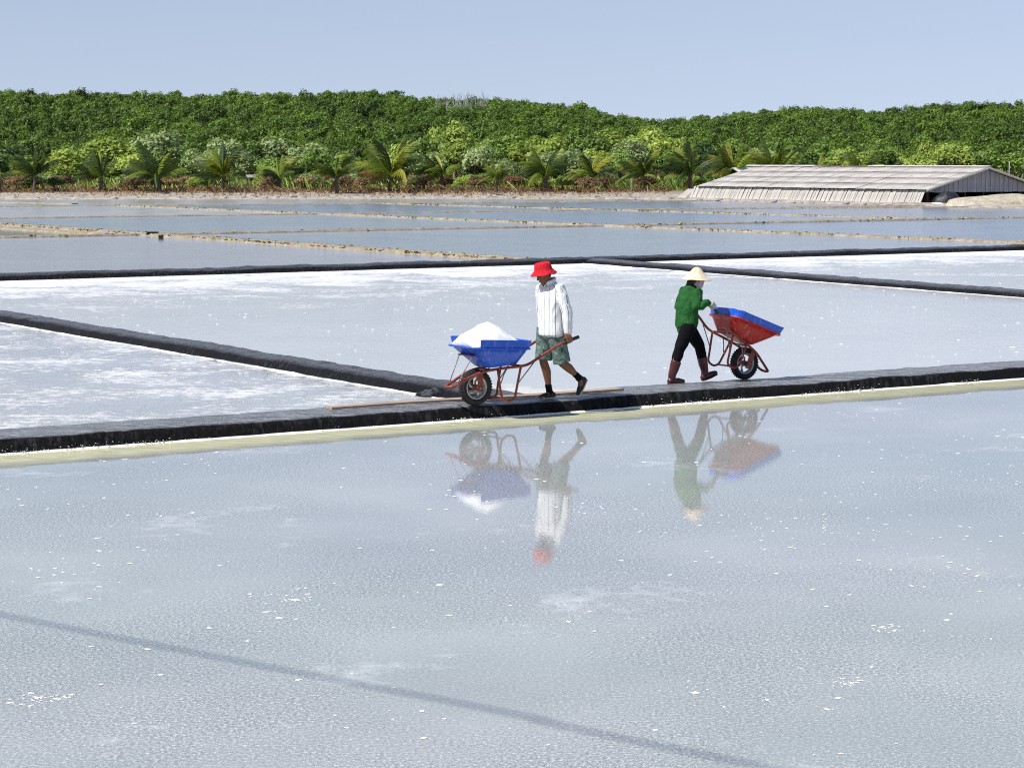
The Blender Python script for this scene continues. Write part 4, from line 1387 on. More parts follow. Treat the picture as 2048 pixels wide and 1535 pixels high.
# --- dry grass, dead fronds and low growth on the bank: nobody could count them
def blades(name, n, reg, hmin, hmax, wid, mat, lean=0.5, zoff=0.0):
    V = np.zeros((n * 4, 3), np.float32); T = np.zeros(n)
    for i in range(n):
        x, y = reg()
        z = ground_z(x, y, False) + zoff
        c = max(0.0, 0.32 + 1.1 * noise.noise(Vector((x * 0.42, y * 0.3, 4 + n * 0.001))))
        h = (hmin + (hmax - hmin) * NR.rand()) * (0.35 + 1.1 * c)
        a = NR.rand() * 6.28
        lx, ly = (NR.randn() - 0.5) * lean * h, NR.randn() * lean * h
        w = wid * (0.5 + NR.rand())
        dx, dy = math.cos(a) * w, math.sin(a) * w
        V[i * 4:i * 4 + 4] = [(x - dx, y - dy, z), (x + dx, y + dy, z), (x + lx + dx * .5, y + ly + dy * .5, z + h), (x + lx - dx * .5, y + ly - dy * .5, z + h * 0.9)]
        T[i] = 0.25 + 0.75 * NR.rand() * (0.5 + c)
    me = mesh_np(name, V, np.arange(n * 4).reshape(-1, 4)); face_attr(me, 'tint', T.clip(0, 1))
    o = obj(name, me, mat); tag(o, kind='stuff')
    return o
def bank_reg(y0, y1, xmax=13.5):
    def f():
        y = y0 + (y1 - y0) * NR.rand()
        while True:
            x = (NR.rand() - 0.5) * 0.54 * y
            if x < xmax + (y - 184) * 0.12 or y > 197: return x, y
    return f
blades('dry_grass', 9500, bank_reg(180.5, 200), 0.10, 0.55, 0.05, M['dry_leaf'], 1.1)
blades('rust_undergrowth', 4000, bank_reg(182, 203), 0.10, 0.55, 0.08, M['rust_leaf'], 1.1)
blades('green_undergrowth', 9000, bank_reg(190, 212, 90), 0.4, 1.3, 0.07, M['leaf_mid'], 0.5)
blades('lime_undergrowth', 5000, bank_reg(188, 210, 90), 0.4, 1.2, 0.06, M['leaf_lime'], 0.5)
blades('shore_grass', 1500, bank_reg(175, 181), 0.1, 0.3, 0.04, M['dry_leaf'], 0.8)
blades('grass', 3500, bank_reg(204, 230, 90), 0.8, 2.2, 0.10, M['leaf_dark'], 0.4)

def low_bush(px, top, wpx, Y, nm, label, group=None):
    plant_tree(px, top, wpx, Y, nm, label, group, cat='bush', name='bush')
BW = {'dark': 'dark', 'mid': 'green', 'lime': 'yellow green', 'pale': 'grey green', 'dry': 'straw coloured', 'rust': 'rust brown'}
for i in range(86):
    px = R.uniform(-20, 1440)
    nm = R.choice(['dark', 'mid', 'lime', 'dark', 'pale']) if i % 2 else R.choice(['dry', 'rust', 'dry', 'dark', 'lime'])
    Y = R.uniform(194, 203) if i % 2 else R.uniform(183.5, 195)
    if Y < 194 and px > 1330: px -= 260
    top = R.uniform(338, 358) if i % 2 else R.uniform(354, 370)
    low_bush(px, top, R.uniform(30, 62), Y, nm, own_label(BW[nm] + ' bush', px, top, (346, 360)), BW[nm] + ' bushes under the palms')

# stones and clods along the shore
def clods(n):
    V, Fc = [], []
    ico = bmesh.new(); bmesh.ops.create_icosphere(ico, subdivisions=1, radius=1.0)
    iv = [v.co.copy() for v in ico.verts]; fi = [[v.index for v in f.verts] for f in ico.faces]; ico.free()
    for i in range(n):
        x = NR.uniform(-44, 26); y = shore(x) + 0.2 + NR.exponential(3.0)
        if x > 9 and y > shore(x) + 1.2: continue
        z = ground_z(x, y)
        r = 0.05 + 0.22 * NR.rand() ** 4
        b = len(V); sd = NR.rand() * 50
        for v in iv:
            k = r * (1 + 0.5 * noise.noise(v * 1.5 + Vector((sd, 0, 0))))
            V.append((x + v.x * k * 1.4, y + v.y * k, z + v.z * k * 0.6))
        Fc += [[q + b for q in f] for f in fi]
    o = obj('rubble', mesh_np('rubble', V, Fc), M['stone']); tag(o, kind='stuff')
clods(420)
p = at(985, 391, 0.2)
mb = MB(); mb.tube([(0, 0, 0.02), (-1.2, 0.6, 0.25), (-2.0, 1.2, 0.65)], [0.05, 0.045, 0.03], 7)
o = obj('stick', mb.mesh('stick', True), M['bark'], loc=(p.x + 1.2, p.y, 0.12)); tag(o, 'fallen dark stick leaning on the pale bank below the shortest palm', 'stick')

# ------------------------------------------------------------------ wheelbarrows
def ring_rect(xf, xr, hw, z_f, z_r, n=6, rr=0.06):
    """rounded rectangle, counter clockwise from the front right corner; z runs from front to rear"""
    pts = []
    for cx, cy, a0 in ((xf - rr, hw - rr, 0), (xr + rr, hw - rr, 90), (xr + rr, -hw + rr, 180), (xf - rr, -hw + rr, 270)):
        for k in range(n + 1):
            a = rad(a0 + 90 * k / n)
            x, y = cx + rr * math.cos(a), cy + rr * math.sin(a)
            t = (xf - x) / (xf - xr)
            pts.append((x, y, z_f + (z_r - z_f) * t))
    return pts
RIM = (0.20, -0.585, 0.31, 0.700, 0.655)
BOT = (-0.08, -0.48, 0.185, 0.445, 0.475)
AX = 0.21

def barrow(name, label, tub_m, board_m, loc, rz, tip, full, hs=1.0):
    root = empty(name, loc, rz)
    tag(root, label, 'wheelbarrow')
    # everything but the wheel can be tipped about the axle
    TM = Matrix.Translation((0, 0, AX)) @ Matrix.Rotation(tip, 4, 'Y') @ Matrix.Translation((0, 0, -AX))
    def part(nm, mb, m, parent=root, smooth=True, tipped=True):
        me = mb.mesh(nm, smooth)
        if tipped: me.transform(TM)
        return obj(nm, me, m, parent)
    # tub: outside, rolled lip, inside
    mb = MB()
    loops = []
    def lp(f, grow, dz):
        a = ring_rect(RIM[0], RIM[1], RIM[2], RIM[3], RIM[4], rr=0.115); b = ring_rect(BOT[0], BOT[1], BOT[2], BOT[3], BOT[4], rr=0.10)
        cxy = Vector((-0.2, 0, 0))
        out = []
        for p, q in zip(a, b):
            v = Vector(q).lerp(Vector(p), f)
            d = Vector((v.x + 0.2, v.y, 0)).normalized()
            out.append(v + d * grow + Vector((0, 0, dz)))
        return out
    loops = [lp(0, 0, 0), lp(0.03, 0.012, 0.0), lp(0.35, 0.010, 0), lp(0.7, 0.005, 0), lp(0.97, 0.0, 0), lp(0.97, 0.032, -0.006), lp(1, 0.034, 0.006), lp(1, 0.0, 0.008), lp(0.97, -0.008, 0), lp(0.5, -0.002, 0.0), lp(0.04, -0.004, 0.012)]
    k = len(loops[0])
    vs = [p for l_ in loops for p in l_]
    fs = [(i * k + j, i * k + (j + 1) % k, (i + 1) * k + (j + 1) % k, (i + 1) * k + j) for i in range(len(loops) - 1) for j in range(k)]
    fs.append(tuple(range(k - 1, -1, -1))); fs.append(tuple((len(loops) - 1) * k + j for j in range(k)))
    mb.add(vs, fs)
    tub = part('tub', mb, tub_m)
    # plastic strip that raises the rim: all round the empty tub, open at the front of the loaded one
    base = ring_rect(RIM[0], RIM[1], RIM[2], RIM[3] + 0.004, RIM[4] + 0.004, 6, 0.115)
    nb = len(base)
    order = list(range(3, nb)) + [0, 1, 2] if not full else None
    if full: order = list(range(5, nb - 5))
    vs = []
    for q_, i in enumerate(order):
        p = Vector(base[i])
        d = Vector((p.x + 0.2, p.y, 0)); d = Vector((d.x * 0.55, d.y, 0)).normalized()
        h = 0.094 + 0.004 * math.sin(q_ * 1.3)
        for (o_, z_) in ((0.004, -0.004), (0.016, -0.004), (0.016 + h * 0.3, h), (0.006 + h * 0.3, h)):
            vs.append(p + d * o_ + Vector((0, 0, z_)))
    m_ = len(order)
    fs = [(i * 4 + j, i * 4 + (j + 1) % 4, ((i + 1) % m_) * 4 + (j + 1) % 4, ((i + 1) % m_) * 4 + j) for i in range(m_ if not full else m_ - 1) for j in range(4)]
    if full: fs += [(3, 2, 1, 0), ((m_ - 1) * 4, (m_ - 1) * 4 + 1, (m_ - 1) * 4 + 2, (m_ - 1) * 4 + 3)]
    mb = MB(); mb.add(vs, fs)
    me = mb.mesh('rim_board'); bm = bmesh.new(); bm.from_mesh(me); bmesh.ops.recalc_face_normals(bm, faces=bm.faces); bm.to_mesh(me); bm.free()
    me.transform(TM)
    obj('rim_board', me, board_m, root)
    # frame
    for sg in (1, -1):
        path = tri_path([(0.345, sg * 0.075, 0.245), (0.30, sg * 0.088, 0.262), (0.17, sg * 0.10, 0.325), (0.05, sg * 0.115, 0.378), (-0.10, sg * 0.135, 0.412), (-0.30, sg * 0.18, 0.435), (-0.50, sg * 0.222, 0.452), (-0.60, sg * 0.238, 0.478), (-0.75, sg * 0.25, 0.556)] + ([(-0.98, sg * 0.262, 0.672), (-1.12, sg * 0.268, 0.722)] if full else [(-0.88, sg * 0.256, 0.606), (-0.97, sg * 0.261, 0.642)]), 5)
        mb = MB(); mb.tube(path, 0.0165, 10); rail = part('rail', mb, M['red_paint'])
        gp = tri_path([(-1.05, sg * 0.265, 0.698), (-1.14, sg * 0.269, 0.728), (-1.27, sg * 0.273, 0.765)] if full else [(-0.86, sg * 0.255, 0.598), (-0.97, sg * 0.261, 0.642), (-1.05, sg * 0.266, 0.674)], 4)
        mb = MB(); mb.tube(gp, 0.021, 10); gr = part('grip', mb, M['grip'], rail)
        # leg loop
        lpth = tri_path([(-0.20, sg * 0.175, 0.42), (-0.215, sg * 0.20, 0.22), (-0.235, sg * 0.205, 0.11), (-0.29, sg * 0.205, 0.055), (-0.36, sg * 0.205, 0.052), (-0.415, sg * 0.205, 0.085), (-0.44, sg * 0.21, 0.20), (-0.49, sg * 0.22, 0.445)], 5)
        mb = MB(); mb.tube(lpth, 0.0145, 9); part('leg', mb, M['red_paint'])
        mb = MB(); mb.tube([(-0.225, sg * 0.2, 0.26), (-0.27, sg * 0.195, 0.36), (-0.32, sg * 0.185, 0.43)], 0.007, 6)
        mb.tube([(-0.455, sg * 0.212, 0.25), (-0.68, sg * 0.245, 0.515)], 0.007, 6)
        part('strut', mb, M['thin_steel'])
        # thin stays from the front of the frame up to the tub
        if full:
            mb = MB(); mb.tube([(0.30, sg * 0.09, 0.275), (0.125, sg * 0.15, 0.60)], 0.0065, 6)
            part('stay', mb, M['thin_steel'])
        mb = MB(); mb.box((-0.035, sg * 0.108 - 0.006, 0.165), (0.035, sg * 0.108 + 0.006, 0.385)); part('axle_plate', mb, M['red_paint'], smooth=False)
    mb = MB(); mb.tube(tri_path([(0.345, 0.075, 0.245), (0.372, 0.05, 0.238), (0.38, 0, 0.236), (0.372, -0.05, 0.238), (0.345, -0.075, 0.245)], 5), 0.0165, 10); part('front_bar', mb, M['red_paint'])
    for ends, r_ in ((((-0.255, 0.205, 0.082), (-0.255, -0.205, 0.082)), 0.012), (((-0.50, 0.222, 0.452), (-0.50, -0.222, 0.452)), 0.0145), (((-0.13, 0.14, 0.417), (-0.13, -0.14, 0.417)), 0.0145)):
        mb = MB(); mb.tube(list(ends), r_, 8); part('cross_bar', mb, M['red_paint'])
    mb = MB(); mb.box((0.075, -0.17, 0.585), (0.135, 0.17, 0.60))
    if full: part('tub_bracket', mb, M['red_paint'], smooth=False)
    mb = MB(); mb.tube([(0, -0.125, AX), (0, 0.125, AX)], 0.011, 8); part('axle', mb, M['thin_steel'], tipped=False)
    # wheel
    wheel = empty('wheel', (0, 0, AX)); wheel.parent = root
    def lathe(prof, nn=40):
        mb = MB(); vs = []; kk = len(prof)
        for i in range(nn):
            a = 2 * math.pi * i / nn
            for r_, y_ in prof: vs.append((r_ * math.cos(a), y_, r_ * math.sin(a)))
        mb.add(vs, [(i * kk + j, i * kk + (j + 1) % kk, ((i + 1) % nn) * kk + (j + 1) % kk, ((i + 1) % nn) * kk + j) for i in range(nn) for j in range(kk)])
        return mb
    w_ = 0.048
    mb = lathe([(0.137, -w_ * 0.62), (0.160, -w_ * 0.98), (0.185, -w_), (0.203, -w_ * 0.72), (0.2095, -w_ * 0.3), (0.2095, w_ * 0.3), (0.203, w_ * 0.72), (0.185, w_), (0.160, w_ * 0.98), (0.137, w_ * 0.62)])
    for i in range(36):
        a = 2 * math.pi * i / 36
        for sg in (-1, 1):
            Mx = Matrix.Rotation(-a, 4, 'Y') @ Matrix.Translation((0.206, sg * 0.022, 0)) @ Matrix.Rotation(sg * 0.5, 4, 'X')
            mb.box((-0.004, -0.017, -0.006), (0.006, 0.017, 0.006), Mx)
    obj('tyre', mb.mesh('tyre', False), M['rubber'], wheel)
    mb = lathe([(0.128, -w_ * 0.66), (0.142, -w_ * 0.70), (0.142, -w_ * 0.5), (0.126, -0.012), (0.126, 0.012), (0.142, w_ * 0.5), (0.142, w_ * 0.70), (0.128, w_ * 0.66), (0.112, 0.012), (0.112, -0.012)])
    obj('wheel_rim', mb.mesh('wheel_rim', True), M['rim_metal'], wheel)
    mb = MB(); mb.tube([(0, -0.045, 0), (0, 0.045, 0)], 0.034, 14)
    obj('hub', mb.mesh('hub', False), M['red_paint'], wheel)
    for i in range(5):
        a = 2 * math.pi * (i + 0.2) / 5
        mb = MB()
        c, s_ = math.cos(a), math.sin(a); c2, s2 = math.cos(a + 0.45), math.sin(a + 0.45)
        mb.tube([(0.02 * c, 0, 0.02 * s_), (0.07 * c, 0, 0.07 * s_), (0.12 * c2, 0, 0.12 * s2)], [(0.010, 0.019), (0.009, 0.016), (0.008, 0.018)], 8, side=(0, 1, 0))
        obj('spoke', mb.mesh('spoke', True), M['rim_metal'], wheel)
    return root, TM

# ------------------------------------------------------------------ people
def fingers(mb, P, g, w, nrm_out, scale=1.0, bar=0.021, thick=0.0088):
    """a hand closed on a bar: P point on its axis, g along the bar, w towards the wrist, nrm_out side on which the palm lies"""
    g = Vector(g).normalized()
    w = Vector(w); w = (w - g * w.dot(g)).normalized()
    o_ = Vector(nrm_out); o_ = (o_ - g * o_.dot(g)); o_ = (o_ - w * o_.dot(w)).normalized()
    rr = bar + thick
    # palm: from the wrist past the bar's outside
    for j, gg in enumerate((-0.030, -0.010, 0.010, 0.030)):
        q0 = P + w * 0.085 * scale + o_ * 0.012 + g * gg * 0.75 * scale
        q1 = P + w * 0.04 * scale + o_ * (rr + 0.004) + g * gg * scale
        q2 = P + w * 0.0 + o_ * (rr + 0.007) + g * gg * scale
        mb.blob([q0, q1, q2], [0.0155 * scale] * 3, 10, side=g)
    lens = (0.92, 1.06, 1.0, 0.80)
    for j, gg in enumerate((-0.033, -0.011, 0.011, 0.032)):
        pts = []
        total = rad(215) * lens[j]
        for i in range(8):
            a = total * i / 7
            # start on the outside (o_), go round below (-w), end on the inside
            d = o_ * math.cos(a) - w * math.sin(a)
            pts.append(P + g * gg * scale + d * (rr + 0.001 + 0.004 * (i == 0)))
        mb.blob(pts, [thick * scale * (1.08 - 0.04 * i) for i in range(8)], 8, side=g)
    # thumb leaves the side of the palm near its base and closes over the bar
    t0 = P + w * 0.06 * scale + o_ * 0.012 + g * 0.03 * scale
    t1 = P + w * 0.034 * scale - o_ * 0.006 + g * 0.046 * scale
    t2 = P + w * 0.020 * scale - o_ * 0.026 + g * 0.030 * scale
    t3 = P - w * 0.006 - o_ * 0.031 + g * 0.016 * scale
    mb.blob([t0, t1, t2, t3], [0.0125 * scale, 0.011 * scale, 0.0105 * scale, 0.009 * scale], 8, side=g)

def head_shapes(mb, c, pitch, s=1.0):
    """adds skull, jaw, nose and ears about the head's centre c, face towards +x; returns the head matrix"""
    H = Matrix.Translation(c) @ Matrix.Rotation(pitch, 4, 'Y')
    def P(*v): return H @ (Vector(v) * s)
    fw = (H.to_3x3() @ Vector((0, 1, 0)))
    # lower face to crown, local z
    mb.blob([P(0.045, 0, -0.105), P(0.035, 0, -0.075), P(0.02, 0, -0.035), P(0.006, 0, 0.02), P(0.0, 0, 0.065)],
            [(0.036 * s, 0.036 * s), (0.055 * s, 0.055 * s), (0.068 * s, 0.075 * s), (0.074 * s, 0.092 * s), (0.066 * s, 0.082 * s)], 16, side=fw)
    mb.blob([P(-0.02, 0, 0.05), P(-0.015, 0, -0.02)], [(0.072 * s, 0.08 * s), (0.062 * s, 0.07 * s)], 14, side=fw)
    mb.blob([P(0.09, 0, 0.012), P(0.108, 0, -0.024)], [0.009 * s, 0.0145 * s], 8, side=fw)       # nose
    mb.blob([P(0.083, -0.035, 0.026), P(0.092, 0, 0.024), P(0.083, 0.035, 0.026)], [0.011 * s] * 3, 8, side=(0, 0, 1))   # brow
    mb.blob([P(0.083, -0.018, -0.058), P(0.090, 0, -0.056), P(0.083, 0.018, -0.058)], [0.008 * s] * 3, 8, side=(0, 0, 1))  # mouth
    for sg in (-1, 1):
        mb.blob([P(-0.005, sg * 0.077, 0.018), P(-0.008, sg * 0.082, -0.005), P(0.0, sg * 0.076, -0.03)], [0.013 * s, 0.014 * s, 0.010 * s], 8, side=(1, 0, 0))
    return H

def face_parts(H, root, s=1.0):
    for sg in (-1, 1):
        mb = MB(); c = H @ (Vector((0.083, sg * 0.031, 0.006)) * s)
        mb.blob([c + Vector((0, -0.007, 0)), c + Vector((0, 0.007, 0))], [0.0075, 0.0075], 8, side=(0, 0, 1))
        obj('eye', mb.mesh('eye', True), M['eye'], root)
    mb = MB(); a = [H @ (Vector(v) * s) for v in ((0.088, -0.02, -0.060), (0.0965, 0, -0.058), (0.088, 0.02, -0.060))]
    mb.blob(a, [0.0035, 0.005, 0.0035], 8, side=(0, 0, 1))
    obj('lips', mb.mesh('lips', True), M['lip'], root)

def shoe_mb(toe, heel, ankle, up=(0, 0, 1), w=0.045):
    mb = MB()
    toe, heel, ankle = Vector(toe), Vector(heel), Vector(ankle)
    d = (toe - heel)
    mb.blob([heel + d * 0.10, heel + d * 0.35, heel + d * 0.68, heel + d * 0.92], [(w * 0.82, 0.040), (w * 0.85, 0.042), (w, 0.034), (w * 0.75, 0.022)], 12, side=(0, 1, 0))
    mb.blob([heel + d * 0.2, ankle], [(w * 0.85, 0.045), (w * 0.8, 0.042)], 12, side=(0, 1, 0))
    return mb

def set_stripe(me, arms, centre=0.0, pitch=0.072):
    """stripe coordinate round the trunk or round the nearest sleeve"""
    vals = []
    for v in me.vertices:
        p = v.co
        best = None
        for pts in arms:
            for a, b in zip(pts[:-1], pts[1:]):
                a, b = Vector(a), Vector(b)
                t = max(0, min(1, (p - a).dot(b - a) / (b - a).length_squared))
                dd = (p - (a + (b - a) * t)).length
                if best is None or dd < best[0]: best = (dd, a, b, t)
        if best[0] < 0.068 and best[3] > 0.0 and abs(p.y) > 0.175:
            ax = (best[2] - best[1]).normalized()
            c = best[1] + (best[2] - best[1]) * best[3]
            r = p - c
            e1 = Vector((1, 0, 0)); e1 = (e1 - ax * e1.dot(ax)).normalized(); e2 = ax.cross(e1)
            vals.append(math.atan2(r.dot(e2), r.dot(e1)) * 0.058 / pitch * 1.0)
        else:
            vals.append(math.atan2(p.y, p.x - centre) * 0.165 / pitch)
    a = me.attributes.new('stripe', 'FLOAT', 'POINT')
    a.data.foreach_set('value', vals)

def man_left(loc, rz, grip_l, grip_r, bar_dir):
    root = empty('person', loc, rz)
    tag(root, 'person in red bucket hat, striped white shirt and camouflage shorts pushing the loaded barrow', 'person')
    sh_l, sh_r = Vector((-0.02, 0.175, 1.335)), Vector((0.03, -0.165, 1.335))
    gl, gr = Vector(grip_l), Vector(grip_r)
    wl, wr = gl + Vector((0.0, -0.005, 0.085)), gr + Vector((0.0, 0.005, 0.085))
    el, er = Vector((-0.075, 0.245, 1.06)), Vector((-0.03, -0.24, 1.06))
    hip_l, hip_r = Vector((-0.01, 0.085, 0.83)), Vector((0.01, -0.085, 0.83))
    kn_l, kn_r = Vector((-0.105, 0.095, 0.44)), Vector((0.045, -0.09, 0.455))
    an_l, an_r = Vector((-0.345, 0.095, 0.255)), Vector((-0.045, -0.09, 0.085))
    mb = MB()
    hc = Vector((0.095, 0.0, 1.505))
    H = head_shapes(mb, hc, rad(24), 1.0)
    mb.blob([(0.0, 0, 1.33), (0.025, 0, 1.39), (0.06, 0, 1.46)], [(0.062, 0.06), (0.052, 0.052), (0.05, 0.052)], 14)
    mb.blob([(0, 0, 0.80), (0, 0, 0.90), (0.0, 0, 1.02), (0.01, 0, 1.18), (0.005, 0, 1.29), (0.0, 0, 1.35)], [(0.14, 0.10), (0.15, 0.105), (0.13, 0.09), (0.15, 0.10), (0.155, 0.09), (0.09, 0.06)], 18)
    for s_, e_, w_, g_, sd in ((sh_l, el, wl, gl, 1), (sh_r, er, wr, gr, -1)):
        mb.blob([s_ + Vector((0, -sd * 0.06, 0)), s_], [0.042, 0.044], 12, side=(1, 0, 0))
        mb.blob([s_, s_.lerp(e_, 0.4), e_, e_.lerp(w_, 0.35), w_], [0.045, 0.041, 0.034, 0.034, 0.024], 12, side=(1, 0, 0))
        fingers(mb, g_, bar_dir, w_ - g_, (0, sd, 0.15))
    for h_, k_, a_ in ((hip_l, kn_l, an_l), (hip_r, kn_r, an_r)):
        mb.blob([h_, h_.lerp(k_, 0.45), k_], [0.088, 0.072, 0.050], 14)
        cf = k_.lerp(a_, 0.33); back = Vector((-0.018, 0, -0.004))
        mb.blob([k_, cf + back, k_.lerp(a_, 0.68) + back * 0.4, a_], [0.050, 0.054, 0.038, 0.030], 14)
        if a_ is an_l: mb.blob([a_, a_ + Vector((-0.03, 0, -0.06)), a_ + Vector((-0.01, 0, -0.16))], [(0.034, 0.034), (0.038, 0.036), (0.038, 0.022)], 12)
        else: mb.blob([a_, a_ + Vector((0.04, 0, -0.045)), a_ + Vector((0.13, 0, -0.062))], [(0.034, 0.034), (0.036, 0.03), (0.038, 0.018)], 12)
    obj('body', remeshed(mb, 'body', 0.0065, 2), M['skin'], root)
    face_parts(H, root)
    # hair below the hat at the back
    mb = MB(); mb.blob([H @ Vector((-0.045, -0.05, -0.005)), H @ Vector((-0.088, 0, -0.01)), H @ Vector((-0.045, 0.05, -0.005))], [(0.03, 0.045)] * 3, 12, side=(1, 0, 0))
    mb.blob([H @ Vector((-0.02, 0, 0.05)), H @ Vector((-0.02, 0, 0.075))], [(0.078, 0.095), (0.07, 0.085)], 14)
    obj('hair', mb.mesh('hair', True), M['hair'], root)
    # bucket hat
    HM = H @ Matrix.Translation((-0.004, 0, 0.028)) @ Matrix.Rotation(rad(-14), 4, 'Y')
    prof = [(0.158, -0.028), (0.150, -0.020), (0.120, 0.012), (0.108, 0.024), (0.104, 0.05), (0.098, 0.088), (0.086, 0.108), (0.05, 0.116), (0.001, 0.118)]
    inn = [(0.001, 0.110), (0.05, 0.108), (0.08, 0.10), (0.092, 0.085), (0.098, 0.05), (0.102, 0.022), (0.115, 0.008), (0.148, -0.026)]
    full_p = prof + inn
    mbh = MB(); vs = []; nn = 44; kk = len(full_p)
    for i in range(nn):
        a = 2 * math.pi * i / nn
        wob = noise.noise(Vector((math.cos(a) * 1.6, math.sin(a) * 1.6, 3)))
        for r_, z_ in full_p:
            f = max(0, (r_ - 0.10) / 0.06)
            q = Vector((r_ * 1.05 * math.cos(a), r_ * 0.94 * math.sin(a), z_ + f * 0.022 * wob + 0.004 * noise.noise(Vector((math.cos(a) * 3, math.sin(a) * 3, z_ * 20)))))
            vs.append(HM @ q)
    mbh.add(vs, [(i * kk + j, ((i + 1) % nn) * kk + j, ((i + 1) % nn) * kk + (j + 1) % kk, i * kk + (j + 1) % kk) for i in range(nn) for j in range(kk)])
    obj('bucket_hat', mbh.mesh('bucket_hat', True), M['hat_red'], root)
    # shirt
    mb = MB()
    mb.tube([(0.03, 0.02, 0.905), (0.0, 0, 0.80), (-0.005, 0, 0.775), (0, 0, 0.82), (0, 0, 0.94), (0.005, 0, 1.08), (0.01, 0, 1.22), (0.005, 0, 1.31), (0.0, 0, 1.365), (0.01, 0, 1.40)],
            [(0.05, 0.03), (0.185, 0.118), (0.198, 0.132), (0.195, 0.130), (0.182, 0.124), (0.176, 0.120), (0.182, 0.122), (0.172, 0.108), (0.115, 0.08), (0.064, 0.062)], 28)
    for s_, e_, w_, sd in ((sh_l, el, wl, 1), (sh_r, er, wr, -1)):
        cuff = w_.lerp(e_, 0.06)
        mb.blob([s_ + Vector((0, -sd * 0.08, -0.01)), s_ + Vector((0, -sd * 0.005, -0.005)), s_.lerp(e_, 0.35), e_, e_.lerp(cuff, 0.5), cuff], [0.068, 0.072, 0.065, 0.058, 0.053, 0.043], 14, side=(1, 0, 0))
    me = remeshed(mb, 'shirt', 0.009, 4, 0.012, 6.5, (1, 1, 0.45))
    set_stripe(me, ([sh_l, el, wl], [sh_r, er, wr]), 0.0)
    obj('shirt', me, M['shirt'], root)
    mb = MB()
    col_ = [Vector((0.018, 0, 1.408)) + Vector((0.074 * math.cos(a), 0.070 * math.sin(a), 0.010 - 0.026 * math.cos(a))) for a in [2 * math.pi * i / 20 for i in range(20)]]
    mb.tube(col_, [(0.024, 0.008)] * 20, 8, side=(0, 0, 1), closed=True)
    mb.add([(0.10, -0.008, 1.375), (0.10, -0.06, 1.385), (0.118, -0.035, 1.335), (0.095, -0.035, 1.36), (0.10, 0.008, 1.375), (0.10, 0.06, 1.385), (0.118, 0.035, 1.335), (0.095, 0.035, 1.36)],
           [(0, 1, 2), (0, 2, 3), (1, 3, 2), (4, 6, 5), (4, 7, 6), (5, 6, 7)])
    me = mb.mesh('collar', True)
    a = me.attributes.new('stripe', 'FLOAT', 'POINT'); a.data.foreach_set('value', [0.25] * len(me.vertices))
    obj('collar', me, M['shirt'], root)
    # shorts
    mb = MB()
    mb.blob([(0, 0, 0.80), (0, 0, 0.90), (0, 0, 0.94)], [(0.165, 0.125), (0.158, 0.118), (0.150, 0.110)], 22)
    for h_, k_, f_ in ((hip_l, kn_l, 0.98), (hip_r, kn_r, 0.95)):
        e_ = h_.lerp(k_, f_)
        dn = (k_ - h_).normalized()
        mb.tube([h_ + Vector((0, 0, 0.03)), h_.lerp(k_, 0.3), h_.lerp(k_, 0.7), e_, e_ - dn * 0.004, e_ - dn * 0.05], [(0.098, 0.122), (0.094, 0.112), (0.092, 0.104), (0.094, 0.104), (0.080, 0.088), (0.05, 0.05)], 22)
    obj('shorts', remeshed(mb, 'shorts', 0.009, 3, 0.008, 7.0, (1, 1, 0.8)), M['camo'], root)
    # socks and shoes
    for a_, k_, nm in ((an_l, kn_l, 'l'), (an_r, kn_r, 'r')):
        mb = MB(); mb.blob([a_ + (k_ - a_) * 0.20, a_ + (k_ - a_) * 0.1, a_ + Vector((0, 0, -0.01))], [0.041, 0.039, 0.042], 12)
        obj('sock', mb.mesh('sock', True), M['black_cloth'], root)
    for toe, heel, an in (((-0.325, 0.095, 0.045), (-0.425, 0.095, 0.245), an_l), ((0.095, -0.095, 0.032), (-0.115, -0.088, 0.042), an_r)):
        me = remeshed(shoe_mb(toe, heel, an), 'shoe', 0.006, 3)
        sh = obj('shoe', me, M['shoe'], root)
        toe, heel = Vector(toe), Vector(heel); d = toe - heel
        dn = Vector((0, 1, 0)).cross(d).normalized()
        if dn.z > 0 and abs(d.z) < 0.1: dn = -dn
        if abs(d.z) >= 0.1 and dn.x > 0: dn = -dn
        mb = MB(); mb.blob([heel + d * 0.06 + dn * 0.030, heel + d * 0.5 + dn * 0.028, heel + d * 0.92 + dn * 0.020], [(0.040, 0.013), (0.043, 0.012), (0.036, 0.010)], 12)
        obj('sole', mb.mesh('sole', True), M['sole'], sh)
    return root

